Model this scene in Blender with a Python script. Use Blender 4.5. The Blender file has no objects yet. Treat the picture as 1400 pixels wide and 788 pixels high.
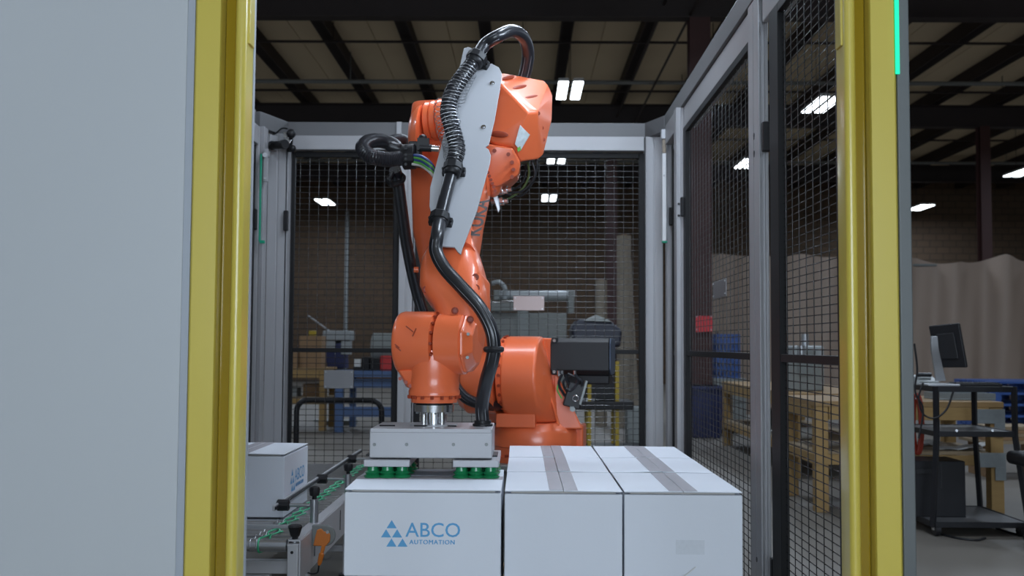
import bpy, bmesh, math, random
from mathutils import Vector, Matrix

random.seed(7)
SC = bpy.context.scene
COL = SC.collection

# ------------------------------------------------------------------ camera
FPX, CX, CY = 1440.0, 700.0, 394.0
PITCH = math.atan(78.0 / FPX)
YAW = math.atan(13.0 / FPX)
CAMZ = 1.15
cam_data = bpy.data.cameras.new('camera')
cam = bpy.data.objects.new('camera', cam_data)
COL.objects.link(cam)
cam.location = (0, 0, CAMZ)
ROLL = 0.0057
from mathutils import Euler
cam.rotation_euler = (Euler((math.pi / 2 + PITCH, 0, YAW)).to_matrix() @ Matrix.Rotation(ROLL, 3, 'Z')).to_euler()
cam_data.sensor_width = 36.0
cam_data.lens = 36.0 * FPX / 1400.0
cam_data.clip_start = 0.05
cam_data.clip_end = 200
cam_data.dof.use_dof = True
cam_data.dof.focus_distance = 3.75
cam_data.dof.aperture_fstop = 4.0
SC.camera = cam
CAMR = cam.rotation_euler.to_matrix()

# ------------------------------------------------------------------ world, view
world = bpy.data.worlds.new('world')
SC.world = world
world.use_nodes = True
world.node_tree.nodes['Background'].inputs[0].default_value = (0.6, 0.72, 0.9, 1)
world.node_tree.nodes['Background'].inputs[1].default_value = 0.02
SC.view_settings.view_transform = 'Standard'
SC.view_settings.look = 'None'
SC.view_settings.gamma = 1.0
SC.view_settings.use_curve_mapping = False
SC.view_settings.exposure = 0.0

LAMP_COLOR = (0.70, 0.83, 1.0)
LAMP_WATTS = 70.0          # every high bay of the hall
CELL_WATTS = 14.0          # assumed work lamp, added out of view over the cell
FILL_WATTS = 20.0           # added LED bar on the cell header, unseen fill from the right
DAY_WATTS = 420.0          # big assumed window behind the camera, unseen, gives the front light
DAY_COLOR = (0.72, 0.85, 1.0)
LAMP_EMIT = 9.0


# ------------------------------------------------------------------ pixel helpers
def ray(px, py):
    return CAMR @ Vector(((px - CX) / FPX, -(py - CY) / FPX, -1.0))


def W(px, py, Y):
    r = ray(px, py)
    return Vector((0, 0, CAMZ)) + r * (Y / r.y)


def XW(px, Y):
    return W(px, 472, Y).x


def ZW(py, Y):
    return W(713, py, Y).z


def on_plane(px, py, p0, n):
    r = ray(px, py)
    o = Vector((0, 0, CAMZ))
    return o + r * ((p0 - o).dot(n) / r.dot(n))


# ------------------------------------------------------------------ materials
MATS = {}


def mat(name, color, rough=0.5, metal=0.0, var=0.06, scale=6.0, bump=0.0, bscale=60.0,
        coat=0.0, emit=None, strength=0.0, alpha=1.0, stretch=None, trans=0.0, spec=0.5):
    if name in MATS:
        return MATS[name]
    m = bpy.data.materials.new(name)
    m.use_nodes = True
    nt = m.node_tree
    b = nt.nodes['Principled BSDF']
    b.inputs['Roughness'].default_value = rough
    b.inputs['Metallic'].default_value = metal
    b.inputs['Coat Weight'].default_value = coat
    b.inputs['Coat Roughness'].default_value = 0.15
    b.inputs['Alpha'].default_value = alpha
    b.inputs['Transmission Weight'].default_value = trans
    b.inputs['Specular IOR Level'].default_value = spec
    tc = nt.nodes.new('ShaderNodeTexCoord')
    mp = nt.nodes.new('ShaderNodeMapping')
    if stretch:
        mp.inputs['Scale'].default_value = stretch
    nz = nt.nodes.new('ShaderNodeTexNoise')
    nz.inputs['Scale'].default_value = scale
    nz.inputs['Detail'].default_value = 4
    cr = nt.nodes.new('ShaderNodeMix')
    cr.data_type = 'RGBA'
    c = Vector(color)
    cr.inputs['A'].default_value = (*[max(0, v * (1 - var)) for v in c], 1)
    cr.inputs['B'].default_value = (*[min(1, v * (1 + var)) for v in c], 1)
    nt.links.new(tc.outputs['Object'], mp.inputs['Vector'])
    nt.links.new(mp.outputs['Vector'], nz.inputs['Vector'])
    nt.links.new(nz.outputs['Fac'], cr.inputs['Factor'])
    nt.links.new(cr.outputs['Result'], b.inputs['Base Color'])
    if bump > 0:
        n2 = nt.nodes.new('ShaderNodeTexNoise')
        n2.inputs['Scale'].default_value = bscale
        bp = nt.nodes.new('ShaderNodeBump')
        bp.inputs['Strength'].default_value = bump
        bp.inputs['Distance'].default_value = 0.004
        nt.links.new(mp.outputs['Vector'], n2.inputs['Vector'])
        nt.links.new(n2.outputs['Fac'], bp.inputs['Height'])
        nt.links.new(bp.outputs['Normal'], b.inputs['Normal'])
    if emit:
        b.inputs['Emission Color'].default_value = (*emit, 1)
        b.inputs['Emission Strength'].default_value = strength
    MATS[name] = m
    return m


def block_wall(name, c1, c2, mortar, sx, sy):
    m = bpy.data.materials.new(name)
    m.use_nodes = True
    nt = m.node_tree
    b = nt.nodes['Principled BSDF']
    b.inputs['Roughness'].default_value = 0.85
    tc = nt.nodes.new('ShaderNodeTexCoord')
    sep = nt.nodes.new('ShaderNodeSeparateXYZ')
    cmb = nt.nodes.new('ShaderNodeCombineXYZ')
    add = nt.nodes.new('ShaderNodeMath')
    add.operation = 'ADD'
    br = nt.nodes.new('ShaderNodeTexBrick')
    br.inputs['Scale'].default_value = 1.0
    br.inputs['Brick Width'].default_value = sx
    br.inputs['Row Height'].default_value = sy
    br.inputs['Mortar Size'].default_value = 0.012
    br.inputs['Color1'].default_value = (*c1, 1)
    br.inputs['Color2'].default_value = (*c2, 1)
    br.inputs['Mortar'].default_value = (*mortar, 1)
    nt.links.new(tc.outputs['Object'], sep.inputs[0])
    nt.links.new(sep.outputs['X'], add.inputs[0])
    nt.links.new(sep.outputs['Y'], add.inputs[1])
    nt.links.new(add.outputs[0], cmb.inputs['X'])
    nt.links.new(sep.outputs['Z'], cmb.inputs['Y'])
    nt.links.new(cmb.outputs[0], br.inputs['Vector'])
    nt.links.new(br.outputs['Color'], b.inputs['Base Color'])
    bp = nt.nodes.new('ShaderNodeBump')
    bp.inputs['Strength'].default_value = 0.4
    bp.inputs['Distance'].default_value = 0.01
    nt.links.new(br.outputs['Fac'], bp.inputs['Height'])
    bp.invert = True
    nt.links.new(bp.outputs['Normal'], b.inputs['Normal'])
    MATS[name] = m
    return m


M_ORANGE = mat('robot_orange', (0.82, 0.16, 0.055), 0.36, 0, 0.05, 5, 0.03, 250, 0.45)
M_ORANGE_D = mat('robot_orange_dark', (0.3, 0.042, 0.014), 0.5)
M_PLATE = mat('painted_grey_plate', (0.4, 0.41, 0.435), 0.42, 0, 0.03, 4)
M_GRIP = mat('gripper_grey', (0.38, 0.38, 0.4), 0.38, 0.1, 0.03, 8)
M_STEEL = mat('machined_steel', (0.7, 0.71, 0.73), 0.22, 1.0, 0.06, 20)
M_DSTEEL = mat('dull_steel', (0.45, 0.46, 0.48), 0.4, 0.8, 0.1, 12)
M_RUBBER = mat('black_hose', (0.012, 0.013, 0.017), 0.32, 0, 0.2, 20, 0, 60, 0.2)
M_BLACK = mat('black_plastic', (0.011, 0.011, 0.013), 0.45, 0, 0.2, 15, spec=0.35)
M_TANK = mat('tank_navy', (0.011, 0.013, 0.028), 0.45, 0, 0.1, 5)
M_RAIL = mat('dark_grey_rail', (0.125, 0.135, 0.132), 0.42, 0.1, 0.04, 4)
M_MOTOR = mat('motor_black', (0.009, 0.009, 0.011), 0.5, 0, 0.15, 10)
M_MCAP = mat('motor_cap', (0.06, 0.08, 0.12), 0.4)
M_WIRE = mat('black_wire', (0.02, 0.02, 0.022), 0.22, 0.0, 0.1, 10, spec=0.8)
M_FRAME = mat('black_frame', (0.01, 0.01, 0.011), 0.5, spec=0.25)
M_ALU = mat('grey_post', (0.36, 0.36, 0.375), 0.4, 0.25, 0.04, 3, stretch=(1, 1, 0.1))
M_ALUD = mat('grey_beam', (0.13, 0.13, 0.135), 0.45, 0.2, 0.05, 3)
M_PANEL = mat('cell_panel', (0.5, 0.52, 0.53), 0.42, 0.0, 0.02, 1.0)
M_PEDGE = mat('panel_edge', (0.37, 0.4, 0.44), 0.45)
M_YELLOW = mat('safety_yellow', (0.62, 0.5, 0.085), 0.3, 0, 0.03, 3, 0, 60, 0.35)
M_LENS = mat('lens_strip', (0.3, 0.2, 0.01), 0.12, 0, 0.05, 3, 0, 60, 0.6)
M_SIDE = mat('grey_side_rail', (0.2, 0.215, 0.21), 0.42, 0.2, 0.04, 4)
M_CARD = mat('white_carton', (0.66, 0.69, 0.75), 0.7, 0, 0.02, 4, 0.05, 90)
M_CARDEDGE = mat('carton_edge', (0.5, 0.47, 0.43), 0.8)
M_TAPE = mat('packing_tape', (0.5, 0.47, 0.49), 0.42, 0, 0.12, 30, alpha=0.42)
M_LOGO = mat('logo_blue', (0.09, 0.33, 0.6), 0.6)
M_LOGO2 = mat('logo_blue_grey', (0.1, 0.2, 0.36), 0.6)
M_GREEN = mat('green_rubber', (0.01, 0.2, 0.07), 0.3, 0, 0.1, 20, 0, 60, 0.3)
M_BELT = mat('green_belt', (0.04, 0.42, 0.2), 0.4)
M_ROLL = mat('roller_zinc', (0.5, 0.51, 0.53), 0.28, 0.9, 0.08, 10)
M_CFRAME = mat('conveyor_frame', (0.5, 0.5, 0.52), 0.42, 0.4, 0.06, 6)
M_ORCAP = mat('orange_cap', (0.6, 0.17, 0.02), 0.4)
M_LED = mat('green_led', (0.0, 0.5, 0.3), 0.4, 0, 0.02, 4, emit=(0.0, 0.8, 0.42), strength=0.9)
M_LEDDIM = mat('green_led_dim', (0.0, 0.2, 0.12), 0.4, 0, 0.02, 4, emit=(0.0, 0.6, 0.36), strength=0.05)
M_WSTRIP = mat('white_strip', (0.7, 0.71, 0.72), 0.4)
M_LABEL = mat('label_print', (0.6, 0.66, 0.68), 0.4, 0, 0.35, 60)
M_GLABEL = mat('label_green', (0.15, 0.4, 0.06), 0.5)
M_WOOD = mat('pine_wood', (0.3, 0.185, 0.065), 0.65, 0, 0.2, 8, 0.1, 30, stretch=(1, 1, 6))
M_WOODT = mat('bench_top', (0.27, 0.165, 0.065), 0.6, 0, 0.15, 6)
M_PLY = mat('plywood', (0.27, 0.2, 0.12), 0.7, 0, 0.15, 6)
M_CARTB = mat('brown_carton', (0.25, 0.15, 0.075), 0.75, 0, 0.1, 5)
M_BLUEP = mat('blue_paint', (0.07, 0.12, 0.24), 0.45, 0, 0.1, 5)
M_BLUEPL = mat('blue_plastic', (0.035, 0.085, 0.27), 0.45, 0, 0.1, 5)
M_NAVY = mat('navy_plastic', (0.018, 0.025, 0.09), 0.45, 0, 0.1, 5)
M_RED = mat('red_paint', (0.5, 0.03, 0.03), 0.45)
M_SIGNRED = mat('red_sign', (0.6, 0.03, 0.04), 0.5)
M_DARKRED = mat('oxide_steel', (0.045, 0.012, 0.01), 0.6, 0, 0.2, 3)
M_BEAM = mat('dark_beam', (0.022, 0.013, 0.012), 0.65, 0, 0.25, 2)
M_ROOF = mat('roof_liner', (0.66, 0.53, 0.35), 0.7, 0, 0.08, 0.7)
M_PIPE = mat('grey_pipe', (0.14, 0.14, 0.13), 0.5)
M_CURT = mat('beige_curtain', (0.31, 0.235, 0.185), 0.6, 0, 0.06, 1.2)
M_MACH = mat('machine_grey', (0.2, 0.21, 0.2), 0.5, 0, 0.08, 3)
M_MACHL = mat('machine_light', (0.33, 0.35, 0.355), 0.4, 0.2, 0.08, 3)
M_KRAFT = mat('kraft_tube', (0.3, 0.255, 0.2), 0.7, 0, 0.08, 3)
M_SHELF = mat('cart_shelf', (0.07, 0.07, 0.072), 0.5, 0.0, 0.15, 6)
M_CHROME = mat('chrome', (0.7, 0.7, 0.7), 0.15, 1.0, 0.03, 5)
M_PAPER = mat('paper', (0.6, 0.6, 0.58), 0.7)
M_GALV = mat('galvanised', (0.3, 0.33, 0.34), 0.4, 0.6, 0.15, 30)
M_YPOST = mat('yellow_post', (0.42, 0.29, 0.015), 0.45)
M_PINK = mat('pink_plate', (0.33, 0.25, 0.235), 0.35, 0.2, 0.05, 4)
M_SIGNG = mat('sign_grey', (0.27, 0.27, 0.28), 0.35, 0.5, 0.06, 4)
M_LAMP = mat('lamp_diffuser', (0.9, 0.9, 0.9), 0.5, emit=(0.85, 0.93, 1.0), strength=LAMP_EMIT)
M_PANE = mat('assumed_lit_pane', (0.8, 0.85, 0.9), 0.3, emit=(0.75, 0.87, 1.0), strength=3.0)  # glowing panes of the assumed window
M_LAMPB = mat('lamp_body', (0.5, 0.5, 0.5), 0.5)
M_CABLEO = mat('olive_cable', (0.06, 0.09, 0.03), 0.4)
M_CABLEG = mat('green_cable', (0.12, 0.4, 0.08), 0.4)
M_CABLEW = mat('white_cable', (0.5, 0.5, 0.48), 0.4)
M_CABLEB = mat('blue_cable', (0.03, 0.06, 0.2), 0.4)
M_CABLER = mat('red_cable', (0.35, 0.04, 0.02), 0.5)
M_PAL = mat('pallet_wood', (0.36, 0.26, 0.15), 0.75, 0, 0.2, 6)
M_FLOOR = mat('concrete_floor', (0.155, 0.138, 0.118), 0.55, 0, 0.22, 0.9, 0.05, 14)
M_WALLB = block_wall('block_wall', (0.12, 0.075, 0.045), (0.1, 0.065, 0.04), (0.05, 0.035, 0.025), 0.4, 0.2)
M_WALLS = mat('hall_wall', (0.2, 0.17, 0.14), 0.8, 0, 0.1, 1)
M_KTEXT = mat('text_charcoal', (0.04, 0.03, 0.03), 0.5)

# ------------------------------------------------------------------ mesh builder
ORG = {}


class MB:
    def __init__(self):
        self.v, self.f = [], []

    def add(self, vs, fs):
        o = len(self.v)
        self.v += [Vector(p) for p in vs]
        self.f += [tuple(i + o for i in f) for f in fs]
        return self

    def box(self, c, s, R=None):
        c = Vector(c)
        vs = []
        for x in (-.5, .5):
            for y in (-.5, .5):
                for z in (-.5, .5):
                    p = Vector((x * s[0], y * s[1], z * s[2]))
                    if R is not None:
                        p = R @ p
                    vs.append(c + p)
        return self.add(vs, [(0, 1, 3, 2), (4, 6, 7, 5), (0, 4, 5, 1), (2, 3, 7, 6), (0, 2, 6, 4), (1, 5, 7, 3)])

    def bx(self, x0, x1, y0, y1, z0, z1):
        return self.box(((x0 + x1) / 2, (y0 + y1) / 2, (z0 + z1) / 2), (x1 - x0, y1 - y0, z1 - z0))

    def prism(self, poly, vec):
        n = len(poly)
        vec = Vector(vec)
        a = [Vector(p) for p in poly]
        b = [p + vec for p in a]
        nrm = Vector((0, 0, 0))
        for i in range(n):
            nrm += a[i].cross(a[(i + 1) % n])
        flip = nrm.dot(vec) > 0
        fs = [tuple(range(n))[::-1] if flip else tuple(range(n)),
              tuple(range(n, 2 * n)) if flip else tuple(range(n, 2 * n))[::-1]]
        for i in range(n):
            j = (i + 1) % n
            q = (i, j, n + j, n + i)
            fs.append(q if flip else q[::-1])
        return self.add(a + b, fs)

    def rings(self, rings, cap=True, closed=False):
        n = len(rings[0])
        o = []
        fs = []
        for r in rings:
            o += r
        m = len(rings)
        for k in range(m if closed else m - 1):
            k2 = (k + 1) % m
            for i in range(n):
                j = (i + 1) % n
                fs.append((k * n + i, k * n + j, k2 * n + j, k2 * n + i))
        if cap and not closed:
            fs.append(tuple(range(n))[::-1])
            fs.append(tuple(range((m - 1) * n, m * n)))
        return self.add(o, fs)

    def revolve(self, org, axis, prof, n=32):
        org = Vector(org)
        ax = Vector(axis).normalized()
        t = Vector((0, 0, 1)) if abs(ax.z) < .9 else Vector((1, 0, 0))
        u = ax.cross(t).normalized()
        w = ax.cross(u)
        rs = []
        for h, r in prof:
            rs.append([org + ax * h + (u * math.cos(a) + w * math.sin(a)) * max(r, 1e-5)
                       for a in (2 * math.pi * i / n for i in range(n))])
        return self.rings(rs)

    def cyl(self, p0, p1, r0, r1=None, n=20):
        p0, p1 = Vector(p0), Vector(p1)
        return self.revolve(p0, p1 - p0, [(0, r0), ((p1 - p0).length, r0 if r1 is None else r1)], n)

    def torus(self, c, axis, R, r, n=24, k=8):
        ax = Vector(axis).normalized()
        t = Vector((0, 0, 1)) if abs(ax.z) < .9 else Vector((1, 0, 0))
        u = ax.cross(t).normalized()
        w = ax.cross(u)
        c = Vector(c)
        rs = []
        for i in range(n):
            a = 2 * math.pi * i / n
            d = u * math.cos(a) + w * math.sin(a)
            rs.append([c + d * (R + r * math.cos(b)) + ax * r * math.sin(b) for b in (2 * math.pi * j / k for j in range(k))])
        return self.rings(rs, closed=True)

    def tube(self, pts, r, n=12, closed=False):
        pts = [Vector(p) for p in pts]
        rs = []
        u = None
        m = len(pts)
        for i, p in enumerate(pts):
            if closed:
                d = pts[(i + 1) % m] - pts[i - 1]
            else:
                d = pts[min(i + 1, m - 1)] - pts[max(i - 1, 0)]
            d.normalize()
            if u is None:
                t = Vector((0, 0, 1)) if abs(d.z) < .9 else Vector((1, 0, 0))
                u = d.cross(t).normalized()
            else:
                u = (u - d * u.dot(d)).normalized()
            w = d.cross(u)
            rr = r[i] if isinstance(r, (list, tuple)) else r
            rs.append([p + (u * math.cos(a) + w * math.sin(a)) * rr for a in (2 * math.pi * j / n for j in range(n))])
        return self.rings(rs, closed=closed)

    def hull(self, pts):
        bm = bmesh.new()
        vs = [bm.verts.new(p) for p in pts]
        r = bmesh.ops.convex_hull(bm, input=vs)
        bmesh.ops.delete(bm, geom=[e for e in r['geom_interior'] if isinstance(e, bmesh.types.BMVert)], context='VERTS')
        bmesh.ops.dissolve_limit(bm, angle_limit=math.radians(2), verts=bm.verts, edges=bm.edges)
        bmesh.ops.recalc_face_normals(bm, faces=bm.faces)
        bm.verts.index_update()
        vs = [v.co.copy() for v in bm.verts]
        fs = [tuple(v.index for v in f.verts) for f in bm.faces]
        bm.free()
        return self.add(vs, fs)

    def ball(self, c, r, n=16, m=10, ax=None):
        c = Vector(c)
        if not isinstance(r, (tuple, list)):
            r = (r, r, r)
        A = ax if ax is not None else Matrix.Identity(3)
        rs = []
        for k in range(m + 1):
            t = math.pi * k / m
            s = max(math.sin(t), 1e-3)
            rs.append([c + A @ Vector((r[0] * s * math.cos(a), r[1] * s * math.sin(a), -r[2] * math.cos(t)))
                       for a in (2 * math.pi * i / n for i in range(n))])
        return self.rings(rs)

    def mesh(self, name, m, origin=(0, 0, 0), smooth=35, mats=None):
        o = Vector(origin)
        me = bpy.data.meshes.new(name)
        me.from_pydata([v - o for v in self.v], [], self.f)
        me.materials.append(m)
        if smooth:
            me.polygons.foreach_set('use_smooth', [True] * len(me.polygons))
            me.update()
            me.set_sharp_from_angle(angle=math.radians(smooth))
        me.update()
        return me

    def build(self, name, m, parent=None, bevel=0.0, seg=2, smooth=35, label=None, cat=None, group=None, kind=None, origin=None):
        if parent is not None:
            org = ORG[parent]
        elif origin is not None:
            org = Vector(origin)
        else:
            lo = [min(v[i] for v in self.v) for i in range(3)]
            hi = [max(v[i] for v in self.v) for i in range(3)]
            org = Vector(((lo[0] + hi[0]) / 2, (lo[1] + hi[1]) / 2, lo[2]))
        ob = bpy.data.objects.new(name, self.mesh(name, m, org, smooth))
        COL.objects.link(ob)
        ORG[ob] = org
        if parent is not None:
            ob.parent = parent
        else:
            ob.location = org
        if bevel:
            b = ob.modifiers.new('bevel', 'BEVEL')
            b.width = bevel
            b.segments = seg
            b.limit_method = 'ANGLE'
            b.angle_limit = math.radians(30)
            b.harden_normals = True
        tag(ob, label, cat, group, kind)
        return ob


def tag(ob, label=None, cat=None, group=None, kind=None):
    if label:
        ob['label'] = label
    if cat:
        ob['category'] = cat
    if group:
        ob['group'] = group
    if kind:
        ob['kind'] = kind
    return ob


def thing(name, label, cat, loc=(0, 0, 0), group=None):
    e = bpy.data.objects.new(name, None)
    COL.objects.link(e)
    e.location = loc
    e.empty_display_size = 0.1
    ORG[e] = Vector(loc)
    return tag(e, label, cat, group)


def copy_tree(ob, parent=None):
    c = ob.copy()
    COL.objects.link(c)
    if parent is not None:
        c.parent = parent
    for ch in list(ob.children):
        copy_tree(ch, c)
    return c


def catmull(pts, k=8):
    pts = [Vector(p) for p in pts]
    P = [pts[0] * 2 - pts[1]] + pts + [pts[-1] * 2 - pts[-2]]
    out = []
    for i in range(1, len(P) - 2):
        for j in range(k):
            t = j / k
            a, b, c, d = P[i - 1], P[i], P[i + 1], P[i + 2]
            out.append(.5 * ((2 * b) + (c - a) * t + (2 * a - 5 * b + 4 * c - d) * t * t + (3 * b - a - 3 * c + d) * t ** 3))
    out.append(pts[-1])
    return out


def sring(c, a, b, p=4.0, n=32):
    c = Vector(c)
    r = []
    for i in range(n):
        t = 2 * math.pi * i / n
        ct, st = math.cos(t), math.sin(t)
        r.append(c + a * (math.copysign(abs(ct) ** (2 / p), ct)) + b * (math.copysign(abs(st) ** (2 / p), st)))
    return r


def text_into(mb, s, size, org, xd, yd, weight=0.0, align='LEFT', spacing=1.0):
    cu = bpy.data.curves.new('text', 'FONT')
    cu.body = s
    cu.size = size
    cu.offset = weight
    cu.align_x = align
    cu.space_character = spacing
    cu.resolution_u = 3
    to = bpy.data.objects.new('text', cu)
    me = bpy.data.meshes.new_from_object(to)
    org, xd, yd = Vector(org), Vector(xd).normalized(), Vector(yd).normalized()
    mb.add([org + xd * v.co.x + yd * v.co.y for v in me.vertices], [tuple(p.vertices) for p in me.polygons])
    w = max((v.co.x for v in me.vertices), default=0)
    bpy.data.objects.remove(to)
    bpy.data.curves.remove(cu)
    bpy.data.meshes.remove(me)
    return w


# ================================================================== THE HALL
HX0, HX1, HY0, HY1, HZ = -13.0, 17.0, -8.0, 32.0, CAMZ + 5.1
MB().bx(HX0, HX1, HY0, HY1, -0.2, 0).build('floor', M_FLOOR, kind='structure', origin=(0, 0, 0), smooth=0)
MB().bx(HX0, HX1, HY1, HY1 + .2, 0, HZ).build('wall_back', M_WALLB, kind='structure', origin=(0, 0, 0), smooth=0)
MB().bx(HX0, -2.7, HY0 - .2, HY0, 0, HZ).bx(3.5, HX1, HY0 - .2, HY0, 0, HZ).bx(-2.7, 3.5, HY0 - .2, HY0, 0, .8).bx(-2.7, 3.5, HY0 - .2, HY0, 3.6, HZ).build('wall_front', M_WALLS, kind='structure', origin=(0, 0, 0), smooth=0)  # opening left for the assumed window
MB().bx(HX0 - .2, HX0, HY0, HY1, 0, HZ).build('wall_left', M_WALLS, kind='structure', origin=(0, 0, 0), smooth=0)
MB().bx(HX1, HX1 + .2, HY0, HY1, 0, HZ).build('wall_right', M_WALLS, kind='structure', origin=(0, 0, 0), smooth=0)

ceil = MB().bx(HX0, HX1, HY0, HY1, HZ + .03, HZ + .2).build('ceiling', M_ROOF, kind='structure', origin=(0, 0, 0), smooth=0)
PITCHX = 1.258
px_x = [(-.12 + .26 * k) * 4.84 for k in range(-11, 14)]
px_x = [x for x in px_x if HX0 + .3 < x < HX1 - .3]
# liner panels between purlins, two strips each, with a recessed seam
strip = MB().bx(-.5 * PITCHX / 2 + .006, .5 * PITCHX / 2 - .006, HY0, HY1, 0, .03).mesh('roof_panel', M_ROOF, smooth=0)
pur = MB()
pur.bx(-.075, .075, HY0, HY1, 0, .26)
pur.bx(-.095, .095, HY0, HY1, 0, .015)
pur = pur.mesh('purlin', M_BEAM, smooth=0)
for x in px_x:
    for dx in (.25, .75):
        o = bpy.data.objects.new('roof_panel', strip)
        COL.objects.link(o)
        o.parent = ceil
        o.location = (x + dx * PITCHX, 0, HZ)
    o = bpy.data.objects.new('purlin', pur)
    COL.objects.link(o)
    o.parent = ceil
    o.location = (x, 0, HZ - .26)
gd = MB()
gd.bx(HX0, HX1, -.008, .008, 0, .44)
gd.bx(HX0, HX1, -.11, .11, 0, .018)
gd.bx(HX0, HX1, -.11, .11, .422, .44)
gd = gd.mesh('girder', M_BEAM, smooth=0)
for y in (0, 7, 14, 21, 28):
    o = bpy.data.objects.new('girder', gd)
    COL.objects.link(o)
    o.parent = ceil
    o.location = (0, y, CAMZ + 4.4)
for y, z, r, m in ((16.4, 5.93, .022, M_BEAM), (18.1, 5.72, .038, M_PIPE), (19.6, 5.93, .022, M_BEAM), (24.2, 5.93, .022, M_BEAM), (26, 5.72, .038, M_PIPE), (10.3, 5.93, .022, M_BEAM)):
    mb = MB().cyl((HX0, y, z), (HX1, y, z), r, n=8)
    for x in range(-12, 17, 3):
        mb.cyl((x, y, z), (x, y, HZ), .008, n=5)
    mb.build('ceiling_pipe', m, ceil)
# conduit and pipes on ceiling on right side
mb = MB()
for x, z in ((1.9, 5.75), (2.25, 5.6)):
    mb.cyl((x, 12, z), (x, 30, z), .02, n=6)
mb.build('conduit', M_BEAM, ceil)


def steel_column(x, y, label, w=.1):
    t = thing('steel_column', label, 'column', (x, y, 0))
    z = CAMZ + 4.4
    MB().bx(x - w, x + w, y - .11, y - .098, .02, z).bx(x - w, x + w, y + .098, y + .11, .02, z).bx(x - .006, x + .006, y - .1, y + .1, .02, z).build('h_section', M_DARKRED, t, smooth=0)
    MB().bx(x - .18, x + .18, y - .18, y + .18, 0, .02).build('base_plate', M_DARKRED, t, smooth=0)


steel_column(XW(836, 20.9), 20.9, 'dark red steel column behind the grey shop machine')
steel_column(XW(1349, 20.9), 20.9, 'dark red steel column rising behind the beige curtain')
steel_column(XW(957, 14), 14, 'thick dark red steel column carrying the red sign', .14)


# hall lamps: a real fixture pair and the light it gives
def make_lamp():
    t = thing('high_bay_lamp', 'lamp', 'lamp', (0, 0, 0), 'high bay lamps under the roof')
    for sx in (-1, 1):
        c = sx * .112
        h = MB()
        h.bx(c - .078, c + .078, -.58, .58, .012, .06)
        housing = h.build('housing', M_LAMPB, t, smooth=0)
        MB().bx(c - .072, c + .072, -.56, .56, 0, .012).build('diffuser', M_LAMP, t, smooth=0)
    for y in (-.3, 0, .3):
        MB().bx(-.1, .1, y - .03, y + .03, .06, .08).build('bracket', M_BEAM, t, smooth=0)
    for y in (-.3, .3):
        MB().cyl((0, y, .08), (0, y, HZ - 5.1), .006, n=6).build('hanger', M_BEAM, t)
    ld = bpy.data.lights.new('lamp_light', 'AREA')
    ld.shape = 'RECTANGLE'
    ld.size = .144
    ld.size_y = 1.12
    ld.energy = LAMP_WATTS / 2
    ld.color = LAMP_COLOR
    for sx in (-1, 1):
        lo = bpy.data.objects.new('lamp_light', ld)
        COL.objects.link(lo)
        lo.parent = t
        lo.location = (sx * .112, 0, -.004)
    return t


LAMPZ = 5.1
proto = make_lamp()
lamps = []
for X, ys in ((-5.5, (-1.8, 4.2, 10.5, 17, 23, 29.2)), (.73, (-1.8, 4.2, 10.2, 16.2, 22.2, 28.2)),
              (4.9, (-1.8, 4.2, 11, 17.1, 22.7)), (11.3, (5, 11, 17.4, 23.7, 29.8))):
    for y in ys:
        lamps.append((X, y))
for i, (X, y) in enumerate(lamps):
    t = proto if i == 0 else copy_tree(proto)
    t.location = (X, y, LAMPZ)
    row = {-5.5: 'over the blue table aisle', .73: 'in the row above the robot', 4.9: 'above the side fence aisle', 11.3: 'in the row beyond the curtain'}[X]
    bay = ['last', 'second', 'third', 'fourth', 'fifth', 'sixth'][0 if y > 28 else 1 if y > 21 else 2 if y > 14 else 3 if y > 7 else 4 if y > 0 else 5]
    t['label'] = 'lit twin lamp %s, %s' % (row, 'next to the back wall' if bay == 'last' else bay + ' roof bay from the back wall')


# assumed window in the unseen wall behind the camera, added for front light
WX0, WX1, WZ0, WZ1 = -2.6, 3.4, .9, 3.5
win = MB().bx(WX0 - .1, WX1 + .1, HY0 - .06, HY0 + .06, WZ0 - .1, WZ0).build('assumed_window_1', M_LAMPB, kind='structure', origin=(0, 0, 0), smooth=0)
MB().bx(WX0 - .1, WX1 + .1, HY0 - .06, HY0 + .06, WZ1, WZ1 + .1).build('window_frame', M_LAMPB, win, smooth=0)
for k in range(6):
    x = WX0 + (WX1 - WX0) * k / 5
    MB().bx(x - .04, x + .04, HY0 - .05, HY0 + .05, WZ0, WZ1).build('mullion', M_LAMPB, win, smooth=0)
for k in range(5):
    x = WX0 + (WX1 - WX0) * k / 5
    MB().bx(x + .04, x + (WX1 - WX0) / 5 - .04, HY0 - .01, HY0 + .01, WZ0, WZ1).build('pane', M_PANE, win, smooth=0)
ld = bpy.data.lights.new('assumed_daylight', 'AREA')
ld.shape = 'RECTANGLE'
ld.size, ld.size_y = WX1 - WX0, WZ1 - WZ0
ld.energy = DAY_WATTS
ld.color = DAY_COLOR
lo = bpy.data.objects.new('assumed_daylight', ld)
COL.objects.link(lo)
lo.location = ((WX0 + WX1) / 2, HY0 + .08, (WZ0 + WZ1) / 2)
lo.rotation_euler = (math.pi / 2, 0, 0)


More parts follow.
